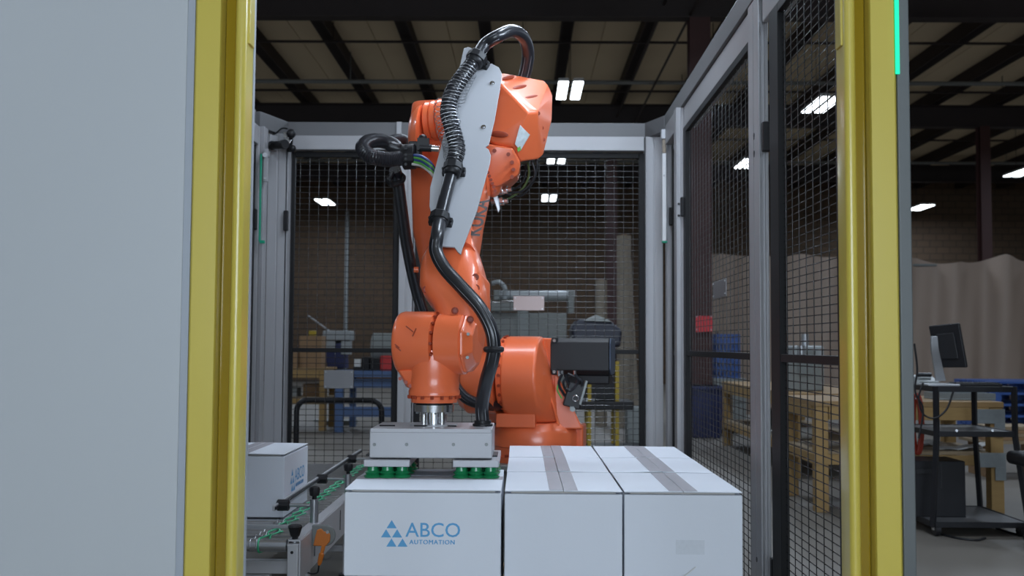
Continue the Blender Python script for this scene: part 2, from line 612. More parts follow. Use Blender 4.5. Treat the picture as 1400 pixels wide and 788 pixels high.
def assumed_work_lamp(label, x, y, z, w, d, watts):
    t = thing('assumed_work_lamp', label, 'lamp', (x, y, z))
    MB().bx(x - w / 2, x + w / 2, y - d / 2, y + d / 2, z + .01, z + .06).build('housing', M_LAMPB, t, bevel=.005)
    MB().bx(x - w / 2 + .02, x + w / 2 - .02, y - d / 2 + .02, y + d / 2 - .02, z, z + .01).build('diffuser', M_LAMP, t, smooth=0)
    for sx in (-1, 1):
        MB().cyl((x + sx * w * .45, y + .2, z + .06), (x + sx * w * .45, y + .2, HZ), .004, n=5).build('hanger', M_BEAM, t)
    l = bpy.data.lights.new('work_light', 'AREA')  # light of the assumed overhead lamp
    l.shape = 'RECTANGLE'
    l.size, l.size_y = w, d
    l.energy = watts
    l.color = LAMP_COLOR
    o = bpy.data.objects.new('work_light', l)
    COL.objects.link(o)
    o.parent = t
    o.location = (0, 0, -.01)


assumed_work_lamp('assumed flat white work lamp, out of view, hung over the robot and conveyor', -.1, 5.0, 3.3, 1.4, .3, CELL_WATTS)  # assumed lamp, unseen; added to light carton tops and conveyor

# ================================================================== THE CELL FRAME
XR, XL, YB, TOP, RAILZ = .9, -1.66, 6.8, 2.6, 2.40


def fill_bar(label, c, length, aim, watts):
    """added fill light out of view on the cell header, aimed across the cell"""
    c = Vector(c)
    t = thing('fill_bar', label, 'lamp', c)
    d = Vector(aim).normalized()
    y = (Vector((0, 1, 0)) - d * d.y).normalized()
    u = d.cross(y).normalized()
    Rm = Matrix((y, u, d)).transposed()
    MB().box(c, (length, .09, .04), Rm).build('housing', M_LAMPB, t, bevel=.005)
    MB().box(c + d * .022, (length - .03, .08, .005), Rm).build('diffuser', M_LAMP, t, smooth=0)
    for sgn in (-1, 1):
        p = c + y * sgn * length * .35
        MB().bx(p.x - .02, p.x + .02, p.y - .015, p.y + .015, TOP, p.z).build('bracket', M_LAMPB, t, smooth=0)
    l = bpy.data.lights.new('fill_light', 'AREA')
    l.shape = 'RECTANGLE'
    l.size, l.size_y = length, .09
    l.energy = watts
    l.color = LAMP_COLOR
    o = bpy.data.objects.new('fill_light', l)
    COL.objects.link(o)
    o.parent = t
    o.location = d * .03
    o.rotation_euler = Matrix((y, -u, -d)).transposed().to_euler()


fill_bar('added white LED fill bar bracketed on top of the right header beam', (XR + .03, 3.6, 2.72), .9, (-1, .2, -.1), FILL_WATTS)


def post(name, label, x0, x1, y0, y1, z1=TOP - .102, face='y', m=None):
    """aluminium fence post: core with two proud faces, a groove between them, foot plate"""
    t = thing(name, label, 'post', ((x0 + x1) / 2, (y0 + y1) / 2, 0))
    m = m or M_ALU
    mb = MB().bx(x0 + .004, x1 - .004, y0 + .004, y1 - .004, .01, z1)
    mb.build('core', m, t, smooth=0)
    xm, ym = (x0 + x1) / 2, (y0 + y1) / 2
    for a, b in ((x0, xm - .004), (xm + .004, x1)):
        MB().bx(a, b, y0, y0 + .02, .01, z1).build('face_strip', m, t, bevel=.003, smooth=30)
    for a, b in ((y0, ym - .003), (ym + .003, y1)):
        if x0 > 0:
            MB().bx(x0 - .002, x0 + .012, a, b, .01, z1).build('face_strip', m, t, bevel=.002, smooth=30)
        else:
            MB().bx(x1 - .012, x1 + .002, a, b, .01, z1).build('face_strip', m, t, bevel=.002, smooth=30)
    MB().bx(x0 - .001, x1 + .001, y0 - .03, y1 + .03, 0, .01).build('foot_plate', m, t, smooth=0)
    return t


def hinge(t, c, s):
    mb = MB().box(c, s)
    o = mb.build('hinge', M_BLACK, t, bevel=.006)
    return o


pB = post('fence_post', 'grey corner fence post at the right end of the back fence', XW(882, YB), XW(905, YB), YB - .06, YB + .04)
pM = post('fence_post', 'grey middle fence post of the back fence behind the robot arm', XW(545, YB), XW(566, YB), YB - .05, YB + .05)
pL = post('fence_post', 'grey corner fence post below the black sensor bracket', XW(364, 6.72), XW(391, 6.72), 6.68, 6.80)
pL2 = post('fence_post', 'grey fence post beside the green status light strip', XW(347, 6.5), XW(358, 6.5), 6.46, 6.56)
pR1 = post('fence_post', 'grey fence post next to the white light strip, carrying a black hinge', XW(912, 6.45), XW(923, 6.45), 6.42, 6.5)
pR2 = post('fence_post', 'grey fence post at the rear end of the side mesh fence', XW(925, 5.92), XW(939, 5.92), 5.9, 5.99)
pR3 = post('fence_post', 'grey fence post between the two side mesh panels, with keyhole slots', XW(1040, 3.97), XW(1053, 3.97), 3.97, 4.147)
hinge(pR3, W(1048, 187, 3.955), (.034, .03, .115))
hinge(pR2, W(934, 283, 5.88), (.03, .03, .11))
hinge(pR1, W(918, 296, 6.4), (.03, .03, .11))
hinge(pR3, W(1060, 785, 3.9), (.034, .03, .115))
hinge(pL, W(391, 302, 6.66), (.03, .03, .13))
hinge(pL2, W(348, 300, 6.44), (.03, .03, .13))
for yy in (184, 208):
    MB().cyl((XR - .004, 4.05, ZW(yy, 4.05)), (XR + .02, 4.05, ZW(yy, 4.05)), .01, n=12).cyl((XR - .004, 4.05, ZW(yy + 4, 4.05)), (XR + .02, 4.05, ZW(yy + 4, 4.05)), .006, n=10).build('keyhole_slot', M_BLACK, pR3)
MB().cyl((XR - .004, 4.05, ZW(763, 4.05)), (XR + .02, 4.05, ZW(763, 4.05)), .01, n=12).build('keyhole_slot', M_BLACK, pR3)
for yy in (279, 295):
    MB().cyl(W(928, yy, 5.903), W(928, yy, 5.896), .007, n=12).build('keyhole_slot', M_BLACK, pR2)


def beam(name, label, a, b, z0, z1, th, m, bev=.004):
    a, b = Vector((a[0], a[1], 0)), Vector((b[0], b[1], 0))
    d = (b - a).normalized()
    n = Vector((-d.y, d.x, 0)) * th / 2
    mb = MB().prism([a + n + Vector((0, 0, z0)), b + n + Vector((0, 0, z0)), b - n + Vector((0, 0, z0)), a - n + Vector((0, 0, z0))], (0, 0, z1 - z0))
    return mb.build(name, m, label=label, cat='beam', bevel=bev, smooth=30)


xl_b, xr_b = XW(385, YB), XW(886, YB)
beam('header_beam', 'grey upper header beam along the back fence', (xl_b, YB + .03), (xr_b, YB + .03), 2.5, TOP, .05, M_ALUD)
beam('header_rail', 'light grey square rail under the upper beam of the back fence', (XW(397, YB - .02), YB - .03), (XW(880, YB - .02), YB - .03), 2.405, 2.497, .07, M_ALU)
MB().bx(XW(538, 6.76), XW(545, 6.76), 6.78, 6.8, 2.5, 2.598).build('beam_joint_plate', M_ALU, label='small grey joint plate on the back header beam', cat='plate', bevel=.002)
beam('header_beam', 'short grey angled header beam across the right rear corner', (xr_b + .004, YB + .01), (XR + .015, 6.58), 2.5, TOP, .05, M_ALUD)
beam('header_beam', 'grey upper header beam running along the right side fence', (XR + .025, 6.57), (XR + .025, 2.95), 2.5, TOP, .06, M_ALUD)
beam('header_rail', 'light grey square rail above the right side mesh panels', (XR + .045, 5.88), (XR + .045, 4.155), 2.38, 2.497, .07, M_ALU)
beam('header_rail', 'light grey square rail over the mesh panel next to the yellow post', (XR + .045, 3.95), (XR + .045, 3.1), 2.38, 2.497, .07, M_ALU)
beam('header_rail', 'short grey rail over the narrow panel of the right rear corner', (XR + .005, 6.40), (XR + .005, 6.0), 2.38, 2.497, .06, M_ALU)
beam('header_beam', 'short grey angled header beam across the left rear corner', (xl_b - .004, YB + .02), (XL, 6.5), 2.5, TOP, .05, M_ALUD)
beam('header_beam', 'grey upper header beam running along the left side fence', (XL - .02, 6.46), (XL - .02, 3.1), 2.5, TOP, .05, M_ALUD)
beam('header_rail', 'light grey rail of the left side fence ending at the status light', (XL - .0, 6.45), (XL - .0, 3.1), 2.38, 2.497, .06, M_ALU)
beam('header_rail', 'short light grey rail between the two left rear corner posts', (XW(359, 6.6), 6.62), (XW(372, 6.7), 6.7), 2.385, 2.48, .05, M_ALU)


def mesh_panel(label, a, b, z0, z1, pv, ph, r=.0019, fw=.035, ft=.03, rail=1.11, bars=(1, 1), fwa=None):
    """black framed wire panel between plan points a and b"""
    a, b = Vector((a[0], a[1], 0)), Vector((b[0], b[1], 0))
    L = (b - a).length
    d = (b - a).normalized()
    n = Vector((-d.y, d.x, 0))
    R = Matrix((d, n, Vector((0, 0, 1)))).transposed()
    t = thing('mesh_fence_panel', label, 'fence panel', (a + b) / 2 + Vector((0, 0, 0)))
    fa = fwa or fw

    def seg(u0, u1, q0, q1, th, name, m=M_FRAME):
        c = a + d * (u0 + u1) / 2 + Vector((0, 0, (q0 + q1) / 2))
        return MB().box(c, (u1 - u0, th, q1 - q0), R).build(name, m, t, bevel=.003, smooth=30)
    seg(0, fa, z0, z1, ft, 'frame_stile')
    seg(L - fw, L, z0, z1, ft, 'frame_stile')
    seg(fa, L - fw, z1 - fw, z1, ft, 'frame_rail')
    seg(fa, L - fw, z0, z0 + fw, ft, 'frame_rail')
    if rail:
        seg(fa, L - fw, rail - .014, rail + .014, ft * .8, 'middle_rail')
    mb = MB()
    u = fa + pv * .5
    while u < L - fw:
        p = a + d * u
        mb.cyl(p + Vector((0, 0, z0 + fw)), p + Vector((0, 0, z1 - fw)), r, n=5)
        u += pv
    z = z0 + fw + ph * .5
    off = n * (r * 1.8)
    while z < z1 - fw:
        mb.cyl(a + d * fa + off + Vector((0, 0, z)), a + d * (L - fw) + off + Vector((0, 0, z)), r, n=5)
        z += ph
    mb.build('wire_mesh', M_WIRE, t, kind='stuff', smooth=80)
    # feet
    for u in (fa / 2, L - fw / 2):
        c = a + d * u
        MB().box(c + Vector((0, 0, z0 / 2)), (.03, .025, z0), R).build('frame_foot', M_FRAME, t, smooth=0)
    return t


mesh_panel('narrower black wire mesh panel of the back fence, carrying a grey plate', (XW(393, YB), YB), (XW(544, YB), YB), .12, 2.4, .061, .037)
mesh_panel('wide black wire mesh panel of the back fence, carrying a pinkish plate', (XW(567, YB), YB), (XW(881, YB), YB), .12, 2.4, .061, .037)
mesh_panel('black wire mesh panel of the side fence between rear post and keyhole post', (XR + .02, 5.88), (XR + .02, 4.155), .12, 2.375, .085, .03, fwa=.09)
mesh_panel('black wire mesh panel of the right side fence next to the yellow column', (XR + .02, 3.83), (XR + .02, 2.99), .12, 2.375, .085, .027, fwa=.13)
mesh_panel('narrow black panel in the right rear corner of the cell', (XR + .03, 6.41), (XR + .015, 6.01), .12, 2.37, .061, .037, fwa=.06)
mesh_panel('black wire mesh panel of the left side fence', (XL, 6.44), (XL, 3.1), .12, 2.37, .085, .03, fwa=.05)


# plates hung on the mesh
def plate(label, c, s, m, bev=.004, axis='y'):
    t = thing('sign_plate', label, 'plate', c)
    MB().box(c, s).build('sheet', m, t, bevel=bev)
    c = Vector(c)
    for sx in (-1, 1):
        for sz in (-1, 1):
            if axis == 'y':
                p = c + Vector((sx * (s[0] / 2 - .012), -s[1] / 2, sz * (s[2] / 2 - .012)))
                MB().cyl(p, p + Vector((0, -.004, 0)), .005, n=8).build('rivet', M_DSTEEL, t)
            else:
                p = c + Vector((-s[0] / 2, sx * (s[1] / 2 - .012), sz * (s[2] / 2 - .012)))
                MB().cyl(p, p + Vector((-.004, 0, 0)), .005, n=8).build('rivet', M_DSTEEL, t)
    return t


plate('blank grey metal plate on the back mesh left of the robot', W(463, 519, YB - .02), (.19, .006, .118), M_SIGNG)
plate('blank pinkish metal plate on the back mesh right of the robot arm', W(723, 415, YB - .02), (.2, .006, .094), M_PINK)
plate('blank grey plate on the right side mesh above the red sign', (XR - .0, 4.78, ZW(394, 4.78)), (.006, .3, .08), M_SIGNG, axis='x')

# left front: panel and yellow column
YF = 2.85
pt = thing('enclosure_panel', 'large plain light grey enclosure panel beside the yellow column', 'panel', (-1.5, YF, 0))
xe = XW(256, YF)
MB().bx(-2.6, xe - .019, YF, YF + .05, .02, 2.9).build('sheet', M_PANEL, pt, bevel=.001)
MB().bx(xe - .019, xe + .001, YF + .003, YF + .06, .02, 2.9).build('edge_trim', M_PEDGE, pt)
MB().bx(-2.6, xe, YF + .01, YF + .05, 0, .018).build('foot_strip', M_PEDGE, pt)


CDEP = .08


def light_column(label, x0, x1, inner, yf):
    """yellow safety column: two flats and a deep rounded channel; inner = +1 when the cell opening lies to +X"""
    t = thing('light_curtain_column', label, 'column', ((x0 + x1) / 2, yf + .08, 0))
    w = x1 - x0
    # cross section in local u (0 at outer edge .. w at inner edge), v depth
    def cs(u):
        return x0 + u if inner > 0 else x1 - u
    prof = [(0, CDEP), (0, .006), (.006, 0), (w * .495, 0), (w * .51, .004), (w * .515, .012), (w * .525, .045), (w * .775, .045)]
    prof += [(w * (.89 - .11 * math.cos(math.pi * k / 12)), .014 - .014 * math.sin(math.pi * k / 12)) for k in range(12)]
    prof += [(w, .014), (w, CDEP)]
    poly = [Vector((cs(u), yf + v, .02)) for u, v in prof]
    MB().prism(poly, (0, 0, 2.95)).build('housing', M_YELLOW, t, smooth=30)
    uc, rc = w * .64, w * .075
    MB().bx(min(cs(w * .53), cs(w * .77)), max(cs(w * .53), cs(w * .77)), yf + .036, yf + .0445, .03, 2.9).build('channel_lens', M_LENS, t, bevel=.006)
    if inner > 0:
        MB().bx(cs(w) - .02, cs(w) + .002, yf + CDEP + .001, yf + CDEP + .02, .02, 2.95).build('rear_strip', M_PEDGE, t, smooth=0)
    MB().bx(min(cs(w - .004), cs(w + .006)), max(cs(w - .004), cs(w + .006)), yf + .02, yf + .07, 1.98, 2.9).build('side_cover', M_YELLOW, t, bevel=.003)
    MB().bx(x0 - .02, x1 + .02, yf - .02, yf + .1, 0, .02).build('base_plate', M_YELLOW, t, smooth=0)
    return t


light_column('glossy yellow light curtain column beside the large grey panel', XW(257, YF), XW(328, YF), 1, YF)
XC0, XC1 = XW(1160, YF), XW(1231, YF)
rc = light_column('glossy yellow light curtain column with a green light strip, at the side mesh fence', XC0, XC1, -1, YF)
MB().bx(XC1 + .001, XC1 + .036, YF + .0, YF + .08, .02, 2.95).build('grey_rail', M_RAIL, rc, bevel=.004)
z0 = ZW(100, YF)
MB().bx(XC1 - .004, XC1 + .008, YF - .004, YF - .0005, z0, 2.9).build('green_light_strip', M_LED, rc, bevel=.001, label='glowing green light strip')

# status strips in rear corners
t = thing('status_light', 'green status light strip hanging in the left rear corner of the cell', 'light', W(357, 335, 6.42))
MB().bx(*[W(354.5, 300, 6.42).x, W(356.8, 300, 6.42).x], 6.41, 6.425, ZW(332, 6.42), ZW(212, 6.42)).build('tube', M_LEDDIM, t, bevel=.002)
MB().box(W(358.5, 331, 6.415), (.032, .02, .02)).build('end_cap', M_LEDDIM, t, bevel=.004)
MB().bx(W(359, 300, 6.43).x, W(365, 300, 6.43).x, 6.425, 6.44, ZW(250, 6.43), ZW(205, 6.43)).build('bracket', M_ALU, t, bevel=.002)
MB().cyl(W(362, 212, 6.43), W(362, 212, 6.41), .014, n=14).cyl(W(362, 244, 6.43), W(362, 244, 6.42), .006, n=10).build('bolt', M_DSTEEL, t)
MB().bx(XW(358, 6.44), XW(363, 6.44), 6.432, 6.47, ZW(215, 6.42), ZW(207, 6.42)).build('clip', M_ALU, t)
t = thing('status_light', 'unlit white status light strip in the right rear corner of the cell', 'light', W(909, 335, 6.38))
MB().bx(W(905.5, 300, 6.4).x, W(911, 300, 6.4).x, 6.39, 6.415, ZW(331, 6.4), ZW(209, 6.4)).build('tube', M_WSTRIP, t, bevel=.003)
MB().box(W(908.5, 331, 6.395), (.034, .02, .014)).build('end_cap', M_LEDDIM, t, bevel=.004)
MB().bx(W(906, 300, 6.4).x, W(911, 300, 6.4).x, 6.4, 6.415, ZW(208, 6.4), ZW(190, 6.4)).build('coupler', M_KRAFT, t, bevel=.003)
MB().bx(W(904.5, 300, 6.4).x, W(912, 300, 6.4).x, 6.4, 6.45, ZW(189, 6.4), ZW(176, 6.4)).build('bracket', M_DSTEEL, t, bevel=.003)
MB().cyl(W(908, 240, 6.389), W(908, 240, 6.384), .006, n=10).build('screw', M_DSTEEL, t)

# black sensor on the left rear corner
t = thing('corner_sensor', 'black camera sensor on a silver bracket at the left rear corner post', 'sensor', W(390, 200, 6.6))
MB().cyl(W(372, 199, 6.62), W(386, 198, 6.55), .026, n=16).ball(W(372, 199, 6.62), .03).build('camera_body', M_BLACK, t)
MB().cyl(W(386, 198, 6.55), W(390, 197, 6.53), .03, n=16).build('lens_ring', M_BLACK, t)
MB().box(W(394, 191, 6.62), (.05, .03, .06), Matrix.Rotation(.5, 3, 'Y')).box(W(391, 186, 6.62), (.03, .04, .04)).build('bracket', M_STEEL, t, bevel=.004)
MB().ball(W(398, 183, 6.6), .03).ball(W(400, 203, 6.6), .022).build('ball_joint', M_BLACK, t)
MB().cyl(W(398, 183, 6.6), W(396, 207, 6.66), .016, n=10).build('arm', M_BLACK, t)
MB().tube(catmull([W(393, 176, 6.62), W(385, 176, 6.64), W(376, 183, 6.66), W(364, 186, 6.66), W(357, 184, 6.6)]), .005, 6).build('cable', M_BLACK, t)

# ================================================================== THE ROBOT
E = Vector((.978, -.208, 0)).normalized()
D = Vector((-.208, -.978, 0)).normalized()
UP = Vector((0, 0, 1))
C1 = Vector((W(733, 500, 5.45).x, 5.45, 0))
BZ = .56
ped = thing('robot_pedestal', 'dark steel pedestal under the orange robot', 'pedestal', C1)
MB().bx(C1.x - .2, C1.x + .2, C1.y - .2, C1.y + .2, .03, BZ - .03).build('body', M_SIDE, ped, bevel=.004)
MB().bx(C1.x - .3, C1.x + .3, C1.y - .3, C1.y + .3, 0, .03).build('foot_plate', M_SIDE, ped, bevel=.003)
MB().bx(C1.x - .25, C1.x + .25, C1.y - .25, C1.y + .25, BZ - .03, BZ).build('top_plate', M_SIDE, ped, bevel=.003)

rb = thing('industrial_robot', 'orange six axis industrial robot arm with black hoses and a suction gripper', 'robot', C1 + UP * BZ)
# base
base = MB().revolve(C1 + UP * BZ, UP, [(0, .225), (.03, .225), (.032, .212), (.075, .212), (.08, .22), (.15, .222), (.175, .21), (.2, .19), (.205, .15)], 48).build('base', M_ORANGE, rb)
MB().box(C1 + E * .225 + UP * (BZ + .13) - D * .03, (.05, .12, .12), Matrix((E, D, UP)).transposed()).build('base_lug', M_ORANGE, base, bevel=.012)
MB().box(C1 + E * -.06 + D * .17 + UP * (BZ + .215), (.2, .1, .07), Matrix((E, D, UP)).transposed()).build('base_step', M_ORANGE, base, bevel=.006)
for k in range(10):
    a = k * 2 * math.pi / 10 + .2
    p = C1 + Vector((math.cos(a), math.sin(a), 0)) * .218 + UP * (BZ + .03)
    MB().cyl(p, p + UP * .012, .011, n=6).build('bolt', M_ORANGE_D, base)

# rotating column: drum about E plus a skirt down to the base
def drum_pts(px0, px1, cy, Y, r, n=40, ry=None):
    c0 = W(px0, cy, Y)
    c1 = c0 + E * ((px1 - px0) * Y / FPX / E.x)
    out = []
    for c in (c0, c1):
        for i in range(n):
            a = 2 * math.pi * i / n
            out.append(c + D * (r * math.cos(a)) + UP * ((ry or r) * math.sin(a)))
    return out


J2Y = 5.36
pts = drum_pts(695, 741, 514, J2Y, .2)
c0 = W(697, 514, J2Y)
for i in range(40):
    a = 2 * math.pi * i / 40
    pts.append(C1 + Vector((math.cos(a) * .165, math.sin(a) * .18, BZ + .205)))
column = MB().hull(pts).build('rotating_column', M_ORANGE, rb, bevel=.012, seg=3, smooth=40)
# flange ring toward the link arm with bolts
jc = W(690, 512, J2Y)
MB().revolve(jc, E, [(-.005, .188), (.03, .19), (.034, .175)], 48).build('joint_ring', M_ORANGE, column)
for k in range(24):
    a = 2 * math.pi * k / 24
    p = jc + (D * math.cos(a) + UP * math.sin(a)) * .182 + E * .012
    q = (D * math.cos(a) + UP * math.sin(a))
    MB().cyl(p, p + q * .016, .008, n=8).build('bolt', M_ORANGE_D, column)
# motor bracket on the right
mbk = MB()
A = [W(741, 462, 5.33), W(757, 463, 5.31), W(759, 520, 5.31), W(775, 572, 5.3), W(770, 582, 5.3), W(757, 582, 5.32), W(748, 530, 5.33), W(743, 500, 5.33)]
mbk.prism(A, (0.03, .26, 0))
mbr = mbk.build('motor_bracket', M_ORANGE, rb, bevel=.008)
MB().hull([W(757, 505, 5.3), W(766, 520, 5.3), W(797, 587, 5.3), W(760, 587, 5.3), W(757, 505, 5.5), W(766, 520, 5.5), W(797, 587, 5.5), W(760, 587, 5.5)]).build('rear_gusset', M_ORANGE, column, bevel=.008)
MB().tube([W(744, 466, 5.3), W(743, 500, 5.29), W(748, 530, 5.28), W(757, 556, 5.25), W(764, 582, 5.22)], .006, 8).build('casting_rib', M_ORANGE, column)

# J2 motor
mc0 = W(757, 487, 5.38)
MX = Matrix((E, D, UP)).transposed()
L = 80 * 5.3 / FPX


def octa(c, hw, hh, ch):
    return [c + D * x + UP * z for x, z in ((-hw + ch, -hh), (hw - ch, -hh), (hw, -hh + ch), (hw, hh - ch), (hw - ch, hh), (-hw + ch, hh), (-hw, hh - ch), (-hw, -hh + ch))]


motor = MB().prism(octa(mc0, .095, .092, .022), E * L).build('motor', M_MOTOR, rb, bevel=.005)
MB().prism(octa(mc0 + E * (L + .001), .092, .09, .024), E * .008).build('motor_end_cap', M_MCAP, motor, bevel=.006)
for sz, sx in ((1, 1), (-1, 1)):
    p = mc0 + D * .085 + UP * sz * .078 + E * .01
    MB().box(p + E * .012, (.03, .03, .03), MX).build('corner_block', M_BLACK, motor, bevel=.003)
    MB().cyl(p + E * .012 + D * .015, p + E * .012 + D * .022, .008, n=8).build('screw', M_STEEL, motor)
MB().box(mc0 + E * (L * .62) - UP * .115, (.22, .12, .05), MX).build('motor_foot', M_BLACK, motor, bevel=.01)
# connectors and resolver box hanging under the motor
RB = Matrix.Rotation(math.radians(16), 3, 'Y')
rbx = MB().box(W(785, 541, 5.2), (.085, .07, .12), RB).build('terminal_box', M_BLACK, rb, bevel=.006)
MB().box(W(797, 537, 5.18), (.012, .075, .12), RB).build('box_side', M_SIDE, rbx, bevel=.002)
MB().cyl(W(783, 560, 5.16), W(783, 560, 5.15), .012, n=12).box(W(782, 559, 5.155), (.02, .01, .02)).build('connector_face', M_SIDE, rbx)
MB().torus(W(787, 545, 5.16), (0, 1, 0), .014, .004).build('cable_eye', M_STEEL, rbx)
for i, (pp, m, r) in enumerate((([(768, 512), (764, 525), (770, 538), (776, 545)], M_RUBBER, .007), ([(773, 512), (778, 526), (790, 535), (787, 544)], M_RUBBER, .009),
                                ([(786, 512), (790, 522), (781, 534), (774, 532)], M_RUBBER, .009), ([(767, 516), (762, 532), (768, 545)], M_CABLEG, .004), ([(780, 512), (770, 525), (783, 548)], M_RUBBER, .006), ([(776, 511), (794, 520), (795, 530)], M_RUBBER, .006))):
    MB().tube(catmull([W(x, y, 5.19 - .01 * (i % 3)) for x, y in pp]), r, 8).build('motor_cable', m, rb)
for x in (764, 769, 786):
    MB().cyl(W(x, 514, 5.2), W(x, 507, 5.2), .008, n=10).build('cable_gland', M_STEEL, rb)

# link arm: lofted between J2 and J3
nrm = (D * .8 + UP * .55).normalized()
secs = []
for y, x0, x1, Y, hn in ((160, 566, 618, 4.62, .1), (185, 564, 622, 4.64, .12), (230, 564, 626, 4.72, .12), (330, 567, 640, 4.95, .12), (375, 577, 652, 5.05, .125), (420, 590, 665, 5.16, .14), (470, 612, 686, 5.27, .17), (515, 627, 688, 5.35, .185), (545, 640, 688, 5.4, .16), (566, 655, 686, 5.42, .09)):
    c = W((x0 + x1) / 2, y, Y)
    hw = (x1 - x0) / 2 * Y / FPX
    secs.append(sring(c, E * hw, nrm * hn, 4.5, 40))
la = MB()
la.rings(secs[::-1])
link = la.build('link_arm', M_ORANGE, rb, smooth=50)
jb = W(640, 512, J2Y)
MB().revolve(W(630, 514, J2Y) , E, [(0, .12), (.012, .16), (.05, .19), (.2, .19)], 48).build('link_arm_foot', M_ORANGE, link)
MB().revolve(W(632, 500, J2Y - .0), E, [(-.003, .05), (.004, .055)], 24).build('axle_cap', M_ORANGE_D, link)
MB().cyl(W(572, 369, 4.93), W(566, 369, 4.93), .014, n=12).build('stop_pin', M_ORANGE, link)

# J3 elbow: rounded cap and ribbed cylinder about E
ec = W(582, 188, 4.6)
cap = MB().revolve(ec, E, [(-.062, .03), (-.058, .075), (-.045, .112), (-.02, .14), (0, .148), (.002, .14)], 48).build('elbow_cap', M_ORANGE, rb)
rc0 = W(583, 165, 4.58)
prof = []
for k in range(6):
    h = .002 + k * .03
    rr = .083 + k * .0045
    prof += [(h, rr - .006), (h + .004, rr), (h + .025, rr), (h + .028, rr - .006)]
MB().revolve(rc0, E, prof + [(.19, .1), (.36, .1)], 48).build('elbow_drive', M_ORANGE, rb)

# head: faceted cover at the rear end of the forearm
hp = [W(684, 113, 4.24), W(686, 100, 4.36), W(745, 111, 4.5), W(749, 116, 4.49), W(755, 131, 4.5), W(754, 167, 4.46), W(743, 212, 4.36), W(736, 218, 4.32),
      W(713, 222, 4.27), W(723, 154, 4.16), W(735, 152, 4.19), W(668, 194, 4.2), W(701, 200, 4.19), W(709, 169, 4.17), W(664, 130, 4.28),
      W(690, 112, 4.66), W(736, 122, 4.7), W(740, 165, 4.68), W(730, 205, 4.6), W(672, 195, 4.6)]
head = MB().hull(hp).build('head_cover', M_ORANGE, rb, bevel=.012, seg=3, smooth=25)
# top face vents
tn = (W(745, 111, 4.5) - W(684, 113, 4.24)).cross(W(723, 154, 4.16) - W(684, 113, 4.24)).normalized()
if tn.y > 0:
    tn = -tn
for (x0, y0, x1, y1) in ((687, 108, 703, 104), (700, 122, 720, 117), (715, 136, 736, 131)):
    p0 = on_plane(x0, y0, W(684, 113, 4.24), tn)
    p1 = on_plane(x1, y1, W(684, 113, 4.24), tn)
    ax = (p1 - p0).normalized()
    bx_ = tn.cross(ax)
    MB().ball((p0 + p1) / 2, ((p1 - p0).length / 2, .011, .009), 20, 8, Matrix((ax, bx_, tn)).transposed()).build('vent_slot', M_ORANGE_D, head)
# recessed slot on the left-front face and cover screws
fn = (W(723, 154, 4.16) - W(684, 113, 4.24)).cross(W(668, 194, 4.2) - W(684, 113, 4.24)).normalized()
if fn.y > 0:
    fn = -fn
p0, p1 = on_plane(668, 182, W(684, 113, 4.24), fn), on_plane(695, 185, W(684, 113, 4.24), fn)
ax = (p1 - p0).normalized()
MB().ball((p0 + p1) / 2, ((p1 - p0).length / 2, .014, .005), 20, 8, Matrix((ax, fn.cross(ax), fn)).transposed()).build('cover_slot', M_ORANGE_D, head)
for x, y, Y in ((736, 155, 4.215), (741, 175, 4.31), (743, 191, 4.345), (682, 124, 4.225)):
    MB().cyl(W(x, y, Y + .012), W(x, y, Y - .008), .008, n=10).build('cover_screw', M_ORANGE_D, head)
lq = [W(711, 171, 4.163), W(724, 184, 4.215), W(711, 206, 4.215), W(704, 197, 4.178)]
MB().prism(lq, (.002, .006, 0)).build('warning_label', M_LABEL, head, smooth=0, label='small pale warning label with fine print')
MB().prism([W(707, 203, 4.16), W(711, 200, 4.165), W(712, 205, 4.165), W(708, 208, 4.165)], (.001, .003, 0)).build('label_mark', M_GLABEL, head, smooth=0)
# elbow block below the head
eb = [W(664, 196, 4.19), W(701, 202, 4.18), W(712, 222, 4.2), W(709, 238, 4.22), W(699, 248, 4.24), W(678, 256, 4.22), W(660, 250, 4.2)]
elb = MB().hull(eb + [p + Vector((0, .34, .03)) for p in eb]).build('elbow_block', M_ORANGE, rb, bevel=.01, seg=3)
for x, y in ((676, 206), (695, 211), (700, 222), (702, 232), (700, 242)):
    MB().cyl(W(x, y, 4.21), W(x, y, 4.175), .008, n=10).build('bolt', M_ORANGE_D, elb)
MB().ball(W(674, 250, 4.27), (.04, .05, .06)).build('motor_boss', M_ORANGE, elb)
for k in range(6):
    MB().cyl(W(667 + k * 2, 236 + k * 5, 4.16), W(667 + k * 2, 236 + k * 5, 4.145), .007, n=8).build('bolt', M_ORANGE_D, elb)

# forearm tube
fa = (W(622, 390, 3.78) - W(690, 170, 4.42)).normalized()
fb = E.cross(fa).normalized()
secs = []
for y, x0, x1, Y, hn in ((215, 600, 688, 4.38, .1), (250, 598, 671, 4.24, .1), (300, 595, 660, 4.1, .1), (345, 592, 653, 3.97, .1), (358, 588, 655, 3.94, .105)):
    secs.append(sring(W((x0 + x1) / 2, y, Y), E * ((x1 - x0) / 2 * Y / FPX), fb * hn, 3.5, 36))
fore = MB().rings(secs).build('forearm', M_ORANGE, rb, smooth=50)
